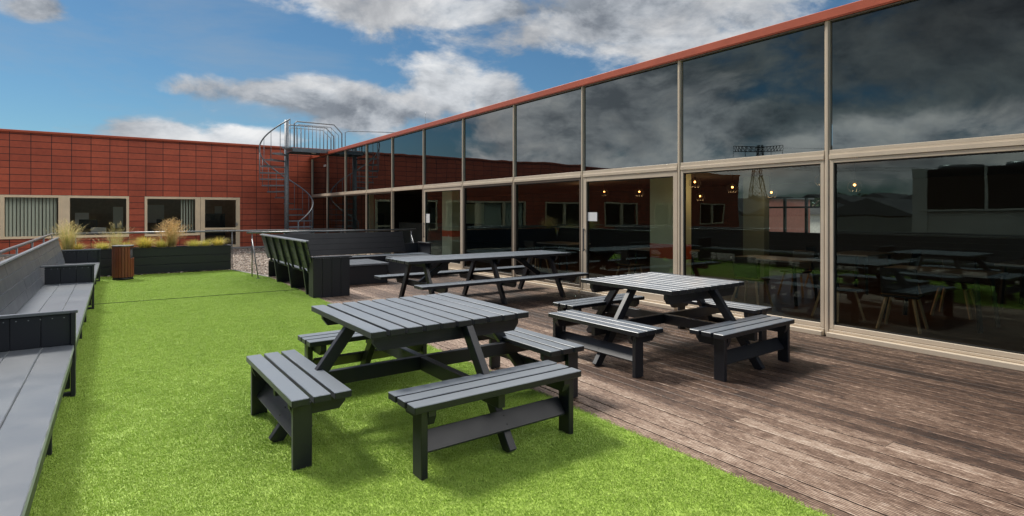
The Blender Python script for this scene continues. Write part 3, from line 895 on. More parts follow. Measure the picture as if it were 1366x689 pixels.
# ------------------------------------------------------------------ planter and grasses
def planter():
    root = empty('planter', (.65, 17.27, 0), 0, 'long anthracite boarded planter box at the far end of the turf', 'planter')
    x0, x1 = -1.95, 1.93
    for j in range(3):
        for y in (-.26, .26):
            MB().box(((x0 + x1) / 2, y, .03 + .105 + j * .213), (x1 - x0, .03, .207), bev=.004, grain=0).build('board', M['paint_dark'], root)
        for x in (x0 + .015, x1 - .015):
            MB().box((x, 0, .03 + .105 + j * .213), (.03, .49, .207), bev=.004, grain=1).build('board', M['paint_dark'], root)
    mb = MB()
    for y in (-.26, .26): mb.box(((x0 + x1) / 2, y, .672), (x1 - x0 + .03, .055, .022), grain=0)
    for x in (x0, x1): mb.box((x, 0, .672), (.055, .465, .022), grain=1)
    mb.build('rim', M['paint_dark'], root)
    MB().box((-.01, 0, .55), (x1 - x0 - .06, .49, .1), bev=0).build('soil', M['soil'], root)
planter()
def grass_clump(loc, n, h, spread, wd, mat, label, seed, group, heads=0):
    q = random.Random(seed); verts, faces, uvs = [], [], []
    for i in range(n):
        a = q.random() * 6.283; rr = .35 * spread * math.sqrt(q.random()) * .6
        p = Vector((rr * math.cos(a), rr * math.sin(a) * .7, 0))
        d = a + q.gauss(0, .6); s_ = Vector((math.cos(d), math.sin(d), 0)); t_ = Vector((-s_.y, s_.x, 0))
        hh = h * q.uniform(.55, 1.08); out = spread * q.uniform(.1, 1.0) ** 1.2; cu = q.random()
        K = 5; base = len(verts)
        for k in range(K + 1):
            t = k / K
            c = p + s_ * out * t ** 2 + Vector((0, 0, hh * (t - .28 * out / max(spread, .01) * t ** 3)))
            w_ = wd * (1 - t * .85)
            w_ *= 1.25
            verts += [c - t_ * w_ / 2, c + t_ * w_ / 2]
        for k in range(K):
            faces.append((base + 2 * k, base + 2 * k + 1, base + 2 * k + 3, base + 2 * k + 2))
            uvs += [(cu, k / K), (cu, k / K), (cu, (k + 1) / K), (cu, (k + 1) / K)]
        if heads and q.random() < heads:
            c = verts[-1]
            for m in range(5):
                cc = c - s_ * .02 * m + Vector((q.uniform(-.008, .008), q.uniform(-.008, .008), -.02 * m)); b0 = len(verts)
                verts += [cc, cc + Vector((q.uniform(-.02, .02), q.uniform(-.02, .02), .018)), cc + Vector((q.uniform(-.02, .02), q.uniform(-.02, .02), .0))]
                faces.append((b0, b0 + 1, b0 + 2)); uvs += [(.95, 1)] * 3
    me = bpy.data.meshes.new('ornamental_grass'); me.from_pydata([tuple(v) for v in verts], [], faces)
    ul = me.uv_layers.new(name='UVMap')
    for i, u in enumerate(uvs): ul.data[i].uv = u
    me.materials.append(M[mat])
    o = bpy.data.objects.new('ornamental_grass', me); col.objects.link(o); o.location = loc
    return tag(o, label, 'plant', group)
zs = .60; G = 'ornamental grasses in the planter'
grass_clump((-.93, 17.25, zs), 420, .80, .44, .007, 'tallgrass', 'tall pale green and straw grass at the left end of the planter', 11, G, .3)
grass_clump((-.72, 17.12, zs), 260, .28, .24, .008, 'yellowgrass', 'short orange-gold sedge under the tall grass behind the bench end', 12, G)
grass_clump((-1.12, 17.1, zs), 200, .26, .22, .008, 'yellowgrass', 'low gold tuft at the outermost left end of the planter', 19, G)
grass_clump((.02, 17.34, zs), 150, .74, .46, .006, 'tallgrass', 'thin tall green grass with arching tips just behind the litter bin', 13, G, .3)
grass_clump((-.25, 17.14, zs), 520, .28, .34, .007, 'lowgrass', 'low dense green-gold mound between bench end and litter bin', 14, G)
grass_clump((.22, 17.18, zs), 420, .27, .32, .007, 'lowgrass', 'low green-gold mound hidden partly by the litter bin', 15, G)
grass_clump((.62, 17.16, zs), 560, .40, .46, .009, 'yellowgrass', 'spreading bright gold sedge just right of the litter bin', 16, G)
grass_clump((.98, 17.2, zs), 420, .32, .36, .008, 'lowgrass', 'loose yellow-green tuft left of the tallest brown grass', 22, G)
grass_clump((1.22, 17.30, zs), 520, .82, .42, .006, 'browngrass', 'tallest bushy straw-brown grass with seed heads mid planter', 17, G, .8)
grass_clump((1.72, 17.2, zs), 560, .27, .36, .006, 'lowgrass', 'low rounded olive mound right of the tallest brown grass', 18, G)
grass_clump((2.0, 17.26, zs), 380, .27, .34, .007, 'lowgrass', 'small green filler tuft near the right end of the planter', 23, G)
grass_clump((2.3, 17.2, zs), 340, .34, .38, .009, 'yellowgrass', 'spiky bright yellow sedge at the right end of the planter', 20, G)

# ------------------------------------------------------------------ railings
def railing(name, a, b_, z, label, posts, slant=0, mid=True, r=.024):
    a, b_ = Vector(a), Vector(b_)
    root = empty(name, ((a.x + b_.x) / 2, (a.y + b_.y) / 2, 0), 0, label, 'railing', 'metal guard railings round the terrace')
    c = Vector(root.location)
    L = lambda p: Vector(p) - c
    d = (b_ - a).normalized(); nrm = Vector((-d.y, d.x, 0))
    MB().tube([L((a.x, a.y, z)), L((b_.x, b_.y, z))], r, 10).build('top_rail', M['darksteel'], root)
    if mid:
        MB().tube([L((a.x, a.y, z * .55)), L((b_.x, b_.y, z * .55))], .009, 6).build('mid_rail', M['darksteel'], root)
    for t in posts:
        p = a + d * t
        mb = MB(); mb.tube([L((p.x, p.y, 0)), L((p.x, p.y, z))], .014, 8)
        if slant: 
            q = p + nrm * slant + d * .04
            mb.tube([L((p.x, p.y, z * .86)), L((q.x, q.y, .01))], .013, 8)
            mb.box(L((q.x, q.y, .01)), (.09, .05, .02))
        mb.build('post', M['darksteel'], root)
    return root
railing('guard_railing', (-1.3, 17.62, 0), (5.9, 17.62, 0), 1.05, 'thin grey guard rail running behind the planter', [.5, 2.3, 4.0, 5.4, 7.1])
railing('guard_railing', (2.62, 14.98, 0), (7.1, 14.98, 0), 1.085, 'grey guard rail with splayed foot behind the corner bench', [.12, 1.6, 3.0, 4.35], -.52)
railing('guard_railing', (-1.24, -1.5, 0), (-1.24, 17.5, 0), 1.06, 'long sloping-looking grey rail behind the left bench', [1, 3, 5, 7, 9, 11, 13, 15, 17, 18.9])

# ------------------------------------------------------------------ glazed building on the right
FX = 7.55; Y0 = 3.65; DY = 2.34; ZT = 2.27; ZTOP = 4.07
bld = empty('glazed_building', (FX, 10, 0), 0, 'long building with dark glass facade, beige mullions and red coping', 'building')
OB = Vector((-FX, -10, 0))
def bb(mb, c, s, bev=.003): mb.box(Vector(c) + OB, s, None, bev); return mb
ys = [Y0 + DY * k for k in range(-5, 11)]
YA, YB = ys[0], 27.18
for y in ys:
    mb = MB(); bb(mb, (FX + .01, y, ZTOP / 2), (.07, .062, ZTOP)); bb(mb, (FX - .030, y, ZTOP / 2), (.012, .036, ZTOP - .01)); mb.build('mullion', M['beige'], bld)
for k, y in enumerate(ys[:-1]):
    yc = y + DY / 2; 
    mb = MB(); bb(mb, (FX - .005, yc, ZT + .03), (.07, DY - .066, .055)); bb(mb, (FX + .004, yc, ZT + .066), (.07, DY - .066, .018))
    bb(mb, (FX - .0, yc, ZT + .098), (.06, DY - .066, .045)); mb.build('transom', M['beige'], bld)
    mb = MB(); bb(mb, (FX, yc, ZTOP - .015), (.08, DY - .066, .03)); mb.build('head_rail', M['beige_dark'], bld)
    mb = MB(); bb(mb, (FX + .02, yc, (ZT + .12 + ZTOP - .03) / 2), (.02, DY - .10, ZTOP - ZT - .15), 0); mb.build('upper_pane', M['spandrel'], bld)
    mb = MB(); bb(mb, (FX - .045, yc, .028), (.13, DY - .064, .056)); bb(mb, (FX - .0, yc, .075), (.07, DY - .068, .03)); mb.build('sill', M['beige'], bld)
    # lower window / door
    kk = k - 5
    door = kk in (1, 4)
    opened = kk == 5
    fw = .085 if door else .045
    z0, z1 = .095, ZT - .002
    if opened:
        f = MB(); bb(f, (FX + .01, y + .075, (z0 + z1) / 2), (.05, .045, z1 - z0)); f.build('door_jamb', M['beige_dark'], bld)
        continue
    mt = M['beige'] if door or kk <= 0 else M['beige_dark']
    f = MB(); ya, yb = y + .036, y + DY - .036
    xx = FX + .002
    bb(f, (xx, ya + fw / 2, (z0 + z1) / 2), (.06, fw, z1 - z0)); bb(f, (xx, yb - fw / 2, (z0 + z1) / 2), (.06, fw, z1 - z0))
    bb(f, (xx, yc, z1 - fw / 2), (.058, yb - ya - 2 * fw, fw)); bb(f, (xx, yc, z0 + fw * .6), (.058, yb - ya - 2 * fw, fw * 1.2))
    fo = f.build('door' if door else 'window', mt, bld)
    g = MB(); ga, gb, gz0, gz1 = ya + fw, yb - fw, z0 + fw * 1.2, z1 - fw
    for (c, s) in (((xx + .01, ga + .008, (gz0 + gz1) / 2), (.03, .016, gz1 - gz0)), ((xx + .01, gb - .008, (gz0 + gz1) / 2), (.03, .016, gz1 - gz0)),
                   ((xx + .01, yc, gz1 - .008), (.03, gb - ga - .034, .016)), ((xx + .01, yc, gz0 + .008), (.03, gb - ga - .034, .016))):
        bb(g, c, s, 0)
    g.build('gasket', M['rubber'], fo)
    p = MB().quad([Vector((xx + .012, a, b_)) + OB for a, b_ in ((gb, gz0), (ga, gz0), (ga, gz1), (gb, gz1))])
    p.build('pane', M['glass'], fo)
    if door:
        mb = MB(); yh = gb - .10
        nz, nw, nh = (1.50, .26, .17) if kk == 1 else (1.40, .24, .26)
        bb(mb, (xx - .006, gb - nw / 2 - .02, nz), (.003, nw, nh), 0); mb.build('notice', M['paper'], fo)
        mb = MB(); bb(mb, (xx - .06, yb - fw / 2, 1.05), (.02, .025, .45)); bb(mb, (xx - .045, yb - fw / 2, 1.24), (.03, .018, .018)); bb(mb, (xx - .045, yb - fw / 2, .86), (.03, .018, .018))
        mb.build('handle', M['darksteel'], fo)
# coping
mb = MB(); bb(mb, (FX + .10, (YA + YB) / 2, ZTOP + .062), (.34, YB - YA, .118), .006); bb(mb, (FX - .055, (YA + YB) / 2, ZTOP + .004), (.02, YB - YA, .03))
mb.build('coping', M['redcap'], bld)
mb = MB(); bb(mb, (FX + 4.35, (YA + YB) / 2, ZTOP - .02), (8.4, YB - YA, .12), 0); mb.build('roof', M['asphalt'], bld)
# interior shell
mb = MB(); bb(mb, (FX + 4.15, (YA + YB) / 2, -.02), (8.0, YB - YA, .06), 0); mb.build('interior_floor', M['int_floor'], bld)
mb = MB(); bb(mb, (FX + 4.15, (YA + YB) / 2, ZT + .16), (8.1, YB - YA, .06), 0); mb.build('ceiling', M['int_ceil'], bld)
BX = 15.7
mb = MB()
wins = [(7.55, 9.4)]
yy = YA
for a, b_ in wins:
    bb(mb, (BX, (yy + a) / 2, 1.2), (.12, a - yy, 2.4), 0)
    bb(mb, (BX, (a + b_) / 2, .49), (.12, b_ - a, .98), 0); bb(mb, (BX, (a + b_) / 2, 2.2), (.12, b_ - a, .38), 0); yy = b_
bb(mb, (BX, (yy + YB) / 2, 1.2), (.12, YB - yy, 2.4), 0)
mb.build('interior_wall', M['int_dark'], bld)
for a, b_ in wins:
    f = MB(); n = 3
    for i in range(n + 1): bb(f, (BX, a + (b_ - a) * i / n, 1.495), (.07, .07, 1.03))
    for z in (.99, 1.72, 2.0): bb(f, (BX, (a + b_) / 2, z), (.06, b_ - a, .05))
    f.build('rear_window', M['black'], bld)
for yw in (YA, YB + .1):
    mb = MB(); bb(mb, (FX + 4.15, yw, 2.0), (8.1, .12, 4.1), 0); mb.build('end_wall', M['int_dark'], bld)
for (c, s, m) in [((9.45, 7.75, 1.2), (.3, .82, 2.34), 'int_green'), ((9.4, 17.05, 1.2), (.3, .7, 2.34), 'int_green'), ((11.6, 7.15, 1.2), (.2, .5, 2.34), 'int_dull')]:
    mb = MB(); bb(mb, c, s, .0); mb.build('column' if m == 'int_green' else 'partition', M[m], bld)
for (c, s) in [((9.45, 7.75, .78), (.304, .824, .30)), ((9.4, 17.05, .85), (.304, .704, .2))]:
    mb = MB(); bb(mb, c, s, .0); mb.build('column_band', M['int_red'], bld)
mb = MB(); bb(mb, (FX + .002, 25.1, 3.62), (.004, .35, .09), 0); mb.build('label_plate', M['paper'], bld)

for (c, s_, m, nm) in [((11.2, 23.2, .55), (.6, 3.2, 1.1), 'tabletop_int', 'counter'), ((13.4, 22.8, 1.5), (.3, 2.6, .9), 'int_green', 'wall_shelf'), ((9.4, 24.6, 1.2), (.2, .5, 2.34), 'int_green', 'column')]:
    mb = MB(); bb(mb, c, s_, .0); mb.build(nm, M[m], bld)
# small roof items
def mast(loc, h, label):
    root = empty('antenna', loc, 0, label, 'antenna')
    MB().tube([(0, 0, 0), (0, 0, h)], [.014, .005], 6).build('rod', M['darksteel'], root)
    MB().disc((0, 0), .09, .06, 0, .05).build('foot', M['darksteel'], root)
mast((9.4, 19.0, ZTOP + .04), 1.15, 'thin lightning rod on the roof of the glazed building')
root = empty('roof_vent', (8.5, 17.2, ZTOP + .04), 0, 'low grey roof vent cowl behind the red coping', 'vent')
MB().disc((0, 0), .14, .14, 0, .22).build('pipe', M['steel'], root); MB().disc((0, 0), .24, .10, .22, .32).build('cowl', M['steel'], root)

# ------------------------------------------------------------------ interior furniture
def pendant(loc, label):
    root = empty('pendant_lamp', loc, 0, label, 'lamp', 'pendant lamps in the dark interior')
    MB().tube([(0, 0, .06), (0, 0, 2.40 - loc[2])], .004, 5).build('cord', M['black'], root)
    MB().disc((0, 0), .025, .018, .035, .09, 12).build('socket', M['black'], root)
    mb = MB(); bmesh.ops.create_uvsphere(mb.bm, u_segments=12, v_segments=8, radius=.02)
    mb.build('bulb', M['bulb'], root)
    li = bpy.data.lights.new('pendant_light', 'POINT'); li.energy = 3.5; li.color = (1, .58, .28); li.shadow_soft_size = .03
    lo = bpy.data.objects.new('pendant_light', li); col.objects.link(lo); lo.parent = root; lo.location = (0, 0, -.16)
    mb = MB()
    for k in range(8):
        a = k * math.pi / 4
        mb.tube([(math.cos(a) * r, math.sin(a) * r, z) for r, z in ((.03, .08), (.10, .02), (.11, -.05), (.06, -.11))], .003, 4)
    mb.build('wire_cage', M['black'], root)
def ray(u, v, X_):
    t = math.tan(TH + math.atan((u - CU) / F)); y = X_ / t; d = X_ * math.sin(TH) + y * math.cos(TH)
    return (X_, y, 1.6 - (v - HV) * d / F)
for (u, v, x, lab) in [(927, 243, 9.2, 'glowing caged pendant left, upper of the pair behind the fixed pane'), (934, 262, 11.6, 'glowing caged pendant hanging lowest at the left of the fixed pane'),
                       (977, 250, 10.2, 'glowing caged pendant alone in the middle of the dark wall'), (1029, 257, 11.2, 'glowing pendant before the bright rear window, right of its neighbour'),
                       (1012, 262, 12.0, 'small glowing pendant before the bright rear window, left of its neighbour'), (1096, 239, 9.6, 'glowing pendant right beside the thick mullion'),
                       (1140, 247, 10.0, 'glowing pendant just right of the thick mullion'), (806, 256, 10.8, 'glowing pendant at the left in the sliding door glass'),
                       (853, 256, 10.0, 'glowing pendant at the right in the sliding door glass'), (774, 255, 11.2, 'faint glowing pendant left of the sliding door')]:
    p = ray(u, v, x); pendant((p[0], p[1], min(p[2], 2.25)), lab)

def dining_table(loc, rz, label):
    root = empty('dining_table', loc, rz, label, 'table', 'dining tables behind the glass')
    MB().box((0, 0, .74), (1.3, .8, .03), bev=.004).build('tabletop', M['tabletop_int'], root)
    for x in (-.5, .5):
        for y in (-.3, .3):
            MB().bar((x, y, .73), (x * 1.12, y * 1.15, 0), .045, .045).build('leg', M['black'], root)
def chair(loc, rz, label, legs='wood_leg'):
    root = empty('dining_chair', loc, rz, label, 'chair', 'moulded chairs behind the glass')
    MB().box((0, 0, .45), (.44, .42, .03), bev=.012).build('seat', M['black'], root)
    mb = MB(); rot = Matrix.Rotation(R(-12), 3, 'X'); mb.box((0, .23, .66), (.42, .03, .36), rot, .012); mb.build('backrest', M['black'], root)
    for x in (-.15, .15):
        for y in (-.14, .16):
            MB().bar((x, y, .44), (x * 1.6, y * 1.6, 0), .032, .032).build('leg', M[legs], root)
for i, (x, y, a, lab) in enumerate([(9.6, 3.1, 90, 'dining table nearest the viewer behind the large right pane'), (9.7, 5.6, 90, 'dining table behind the fixed pane next to the sliding door'),
                                   (9.9, 8.3, 90, 'dining table behind the sliding door with the notice'), (12.3, 5.3, 0, 'dining table deep inside before the rear window'),
                                   (9.8, 11.6, 90, 'dining table behind the long picnic table, inside'), (12.2, 2.6, 0, 'dining table deep inside, furthest right')]):
    dining_table((x, y, .012), R(a), lab)
for (x, y, a, lab) in [(8.75, 3.25, 100, 'black chair with beech legs closest to the right pane'), (8.8, 4.1, 70, 'black chair with beech legs just right of the thick mullion'),
                       (8.8, 5.5, 95, 'black chair behind the fixed pane, window side'), (10.6, 5.7, -90, 'black chair on the far side of the table behind the fixed pane'),
                       (10.5, 3.2, -85, 'black chair on the far side of the nearest inside table'), (8.95, 8.4, 85, 'black chair just inside the sliding door'),
                       (12.3, 4.6, 180, 'black chair before the deep inside table'), (9.0, 11.7, 90, 'black chair behind the long picnic table, inside'), (12.2, 6.0, 0, 'black chair silhouetted against the rear window')]:
    chair((x, y, .012), R(a), lab)

# ------------------------------------------------------------------ red tiled building at the end
RY = 27.2; RT = 4.49; RZ0, RZ1 = .60, 2.205
red = empty('red_tiled_building', (0, RY, 0), 0, 'long building clad in stacked red tiles with beige framed windows', 'building')
OR = Vector((0, -RY, 0))
def rb(mb, c, s, bev=.003): mb.box(Vector(c) + OR, s, None, bev); return mb
XL, XR = -26.5, 9.0
openings = [(-4.9, .45, RZ0, RZ1), (.97, 2.93, RZ0, RZ1), (2.93, 4.48, -.03, RZ1), (-9.6, -6.4, RZ0, RZ1), (-14.6, -11.4, RZ0, RZ1), (-19.6, -16.4, RZ0, RZ1), (-24.6, -21.4, RZ0, RZ1)]
xs = sorted({XL, XR} | {o_[0] for o_ in openings} | {o_[1] for o_ in openings})
mb = MB(); bb_ = lambda c, s: rb(mb, c, s, 0)
bb_(((XL + XR) / 2, RY + .15, (RZ1 + RT) / 2), (XR - XL, .3, RT - RZ1))
for a, b_ in zip(xs[:-1], xs[1:]):
    mid = (a + b_) / 2; op = [o_ for o_ in openings if o_[0] <= mid <= o_[1]]
    if not op: bb_((mid, RY + .15, (RZ1 - .4) / 2), (b_ - a, .3, RZ1 + .4))
    elif op[0][2] > 0: bb_((mid, RY + .15, (RZ0 - .4) / 2), (b_ - a, .3, RZ0 + .4))
bb_((XL + .15, RY + 4, RT / 2 - .2), (.3, 7.4, RT + .4))
mb.build('tiled_wall', M['tile'], red)
mb = MB(); rb(mb, ((XL + XR) / 2, RY + .12, RT + .04), (XR - XL + .1, .42, .08), .006); mb.build('coping', M['redcap'], red)
mb = MB(); rb(mb, ((XL + XR) / 2, RY + 4, RT - .25), (XR - XL, 7.4, .1), 0); mb.build('roof', M['asphalt'], red)
mb = MB(); rb(mb, ((XL + 7.4) / 2, RY - .06, .0), (7.4 - XL, .11, .12), .006); mb.build('plinth', M['concrete'], red)
mb = MB(); rb(mb, ((XL + XR) / 2, RY + 4.2, 1.2), (XR - XL, .1, 3.0), 0); rb(mb, ((XL + XR) / 2, RY + 2.2, -.05), (XR - XL, 3.9, .06), 0); rb(mb, ((XL + XR) / 2, RY + 2.2, 2.5), (XR - XL, 3.9, .06), 0)
mb.build('interior_wall', simple('dim_office_wall', (.36, .26, .19), .8), red)
def rwindow(x0, x1, z0, z1, fw=.09, blinds=False, nm='window', extra=None):
    f = MB(); yc = RY + .03
    rb(f, (x0 + fw / 2, yc, (z0 + z1) / 2), (fw, .12, z1 - z0)); rb(f, (x1 - fw / 2, yc, (z0 + z1) / 2), (fw, .12, z1 - z0))
    rb(f, ((x0 + x1) / 2, yc, z1 - fw / 2), (x1 - x0 - 2 * fw, .118, fw)); rb(f, ((x0 + x1) / 2, yc, z0 + fw / 2), (x1 - x0 - 2 * fw, .118, fw))
    if nm == 'window': rb(f, ((x0 + x1) / 2, yc - .075, z0 + .012), (x1 - x0, .03, .024))
    if nm == 'door': rb(f, ((x0 + x1) / 2, yc, .86), (x1 - x0 - 2 * fw, .11, .09)); rb(f, (x0 + fw + .03, yc - .005, z1 / 2), (.06, .10, z1 - .2)); rb(f, (x1 - fw - .03, yc - .005, z1 / 2), (.06, .10, z1 - .2))
    fo = f.build(nm, M['cream'], red)
    MB().quad([Vector(p) + OR for p in ((x0 + fw, yc + .02, z0 + fw), (x1 - fw, yc + .02, z0 + fw), (x1 - fw, yc + .02, z1 - fw), (x0 + fw, yc + .02, z1 - fw))]).build('pane', M['glass_clear'], fo)
    if blinds:
        mb = MB(); n = int((x1 - x0 - 2 * fw) / .105)
        for i in range(n):
            rot = Matrix.Rotation(R(rnd.uniform(28, 44)), 3, 'Z')
            mb.box(Vector((x0 + fw + .05 + i * .105, yc + .14, (z0 + z1) / 2)) + OR, (.09, .004, z1 - z0 - .12), rot, 0)
        mb.build('vertical_blinds', M['blind'], fo)
    if nm == 'door':
        mb = MB(); rb(mb, (x1 - fw - .03, yc - .09, 1.05), (.12, .02, .02)); rb(mb, (x1 - fw - .03, yc - .07, 1.05), (.03, .02, .14)); mb.build('handle', M['steel'], fo)
    return fo
rwindow(-4.9, -3.36, RZ0, RZ1, blinds=True); rwindow(-3.36, -1.66, RZ0, RZ1, blinds=True)
mb = MB(); rb(mb, (-1.58, RY + .03, (RZ0 + RZ1) / 2), (.16, .11, RZ1 - RZ0 - .004)); mb.build('post', M['cream'], red)
rwindow(-1.5, .45, RZ0, RZ1); rwindow(.97, 2.85, RZ0, RZ1)
mb = MB(); rb(mb, (2.90, RY + .03, (RZ0 + RZ1) / 2), (.10, .11, RZ1 - RZ0 - .004)); mb.build('post', M['cream'], red)
rwindow(2.96, 4.48, .06, RZ1, .10, nm='door')
for (a, b_, *_r) in openings[3:]:
    m_x = (a + b_) / 2; rwindow(a, m_x, RZ0, RZ1); rwindow(m_x, b_, RZ0, RZ1)
# curtain stub and desks behind the windows
mb = MB()
for i in range(5): mb.box(Vector((2.28 + i * .10, RY + .2, 1.4)) + OR, (.085, .004, 1.4), Matrix.Rotation(R(50), 3, 'Z'), 0)
mb.build('curtain', M['blind'], red)
mb = MB(); rb(mb, (-.9, RY + 1.2, .74), (1.5, .7, .04)); rb(mb, (-.9, RY + 1.5, 1.1), (.6, .04, .36)); rb(mb, (1.9, RY + 1.3, .74), (1.4, .7, .04)); rb(mb, (1.7, RY + 1.5, 1.1), (.5, .04, .34)); rb(mb, (3.7, RY + 2.0, 1.0), (.9, .5, 1.0))
mb.build('desk', M['black'], red)

for (x, y, z, sx, sy, sz, m, nm) in [(-.55, 1.1, .86, .5, .3, .2, 'white_clad', 'paper_tray'), (-1.1, 1.5, 1.3, .45, .03, .5, 'white_clad', 'monitor'), (1.45, 2.6, 1.5, .7, .05, .8, 'white_clad', 'wall_board'), (3.95, 2.4, 1.6, .3, .04, .5, 'white_clad', 'wall_board'), (.1, 2.2, 1.35, .35, .35, .9, 'blind', 'cabinet')]:
    mb = MB(); rb(mb, (x, RY + y, z), (sx, sy, sz)); mb.build(nm, M[m], red)
# ------------------------------------------------------------------ spiral stair
def spiral_stair():
    cx, cy = 6.06, 25.6
    root = empty('spiral_staircase', (cx, cy, 0), 0, 'galvanised steel spiral staircase with landing to the roof', 'staircase')
    MB().tube([(0, 0, -.02), (0, 0, 5.55)], .092, 16).build('pole', M['steel'], root)
    zr = lambda ph: 4.39 + (ph - 180) * .0125
    Rr = 1.08
    # treads
    ph = -72.0; step = 20.5
    while ph < 262:
        z = zr(ph) - 1.05
        a0, a1 = R(ph - 10), R(ph + 12)
        pts = [(.07 * math.cos(a0), .07 * math.sin(a0)), (Rr * math.cos(a0), Rr * math.sin(a0)), (Rr * math.cos((a0 + a1) / 2), Rr * math.sin((a0 + a1) / 2)), (Rr * math.cos(a1), Rr * math.sin(a1)), (.07 * math.cos(a1), .07 * math.sin(a1))]
        MB().prism(pts, z - .055, z, axis=2).build('tread', M['steel'], root)
        a = R(ph + 8)
        mb = MB(); mb.tube([(Rr * math.cos(a), Rr * math.sin(a), z - .03), (Rr * math.cos(a), Rr * math.sin(a), zr(ph + 8))], .013, 6); mb.build('baluster', M['steel'], root)
        ph += step
    path = []
    ph = -78
    while ph <= 268:
        a = R(ph); path.append((Rr * math.cos(a), Rr * math.sin(a), zr(ph))); ph += 6
    a = R(-78); path.insert(0, (Rr * math.cos(a) - .03, Rr * math.sin(a) - .02, zr(-78) - .95)) 
    MB().tube(path, .030, 8).build('handrail', M['steel'], root)
    # landing from the pole to the roof edge
    L0, L1 = .05, 2.05; yb, yf = .05, -1.08; zl = 4.26
    MB().box(((L0 + L1) / 2 - .02, (yb + yf) / 2, zl - .02), (L1 - L0 + .1, yb - yf, .03), bev=.003).build('landing', M['steel'], root)
    mb = MB(); mb.box(((L0 + L1) / 2 - .02, yf - .012, zl - .08), (L1 - L0 + .1, .012, .16)); mb.box((L0 - .08, (yb + yf) / 2, zl - .08), (.012, yb - yf, .16)); mb.box(((L0 + L1) / 2, yb + .012, zl - .08), (L1 - L0, .012, .16))
    mb.build('landing_beam', M['darksteel'], root)
    def rail(y, nm='landing_railing'):
        mb = MB(); h = 1.1
        mb.tube([(L0, y, zl), (L0, y, zl + h - .1), (L0 + .1, y, zl + h), (L1 - .35, y, zl + h), (L1, y, zl + h - .35), (L1, y, zl)], .028, 8)
        mb.tube([(L0 + .1, y, zl + .03), (L0 + .1, y, zl + h - .18), (L0 + .16, y, zl + h - .12), (L1 - .5, y, zl + h - .12), (L1 - .14, y, zl + h - .45), (L1 - .14, y, zl + .03)], .014, 8)
        n = 11
        for i in range(1, n):
            x = L0 + .1 + (L1 - L0 - .24) * i / n
            top = zl + h - .12 if x < L1 - .5 else zl + h - .12 - (x - (L1 - .5)) * .33 / .36
            mb.tube([(x, y, zl), (x, y, top)], .013, 5)
        mb.build(nm, M['steel'], root)
    rail(yf); rail(yb)
    MB().box((.9, yf + .2, zl - .16), (.16, .1, .07)).build('lamp', M['white_clad'], root)
    return root
spiral_stair()
root = empty('roof_railing', (9.0, 24.0, ZTOP + .04), 0, 'thin grey railing on the roof beside the stair landing', 'railing')
mb = MB()
mb.tube([(-.75, .5, 0), (-.75, .5, .95), (-.6, .5, 1.02), (2.4, -.8, 1.02), (2.4, -.8, 0)], .018, 6)
mb.build('frame', M['steel'], root)

# ------------------------------------------------------------------ things only seen mirrored in the glass
def cooling_unit():
    root = empty('cooling_unit', (-14.5, 4.0, 0), 0, 'large black louvred rooftop cooling unit on white plinth wall, mirrored in the glass', 'roof plant')
    ya, yb = -8.0, 6.3
    MB().box((-1.0, (ya + yb) / 2, .78), (2.0, yb - ya, 1.62), bev=.01).build('plinth_wall', M['white_clad'], root)
    n = 6
    for i in range(n):
        y = ya + (i + .5) * (yb - ya) / n
        mb = MB(); mb.box((-1.0, y, 2.60), (2.1, (yb - ya) / n - .12, 1.8), bev=.01)
        for k in range(16): mb.box((.07, y, 1.80 + k * .108), (.05, (yb - ya) / n - .2, .03), bev=0)
        f = mb.build('louvre_module', M['grille'], root)
        MB().disc((-1.0, y), .85, .8, 3.5, 3.66, 24).build('fan_cowl', M['darksteel'], f)
    for i in range(n + 1):
        y = ya + i * (yb - ya) / n
        MB().box((.06, y, 2.6 if 0 < i < n else 1.8), (.10, .10 if 0 < i < n else .55, 1.84 if 0 < i < n else 3.5)).build('frame_post', M['white_clad'], root)
    MB().box((.08, (ya + yb) / 2, 1.66), (.14, yb - ya, .08)).build('frame_rail', M['white_clad'], root)
cooling_unit()
def shed_row():
    root = empty('industrial_shed', (-62, 22, -7), 0, 'row of grey gabled industrial sheds mirrored faintly in the right pane', 'building')
    for j in range(3):
        x = -j * 13
        w_ = MB(); w_.box((x, 8, 4.2), (12.4, 70, 8.4 - .8 + j * .7), bev=0); w_.build('wall', M['concrete'], root)
        for i in range(7):
            y = -22 + i * 10
            pts = [(y - 5, 8.1 + j * .7), (y, 10.2 + j * .7), (y + 5, 8.1 + j * .7)]
            MB().prism(pts, x - 6.3, x + 6.3, axis=0).build('gable_roof', M['roof_grey'], root)
shed_row()
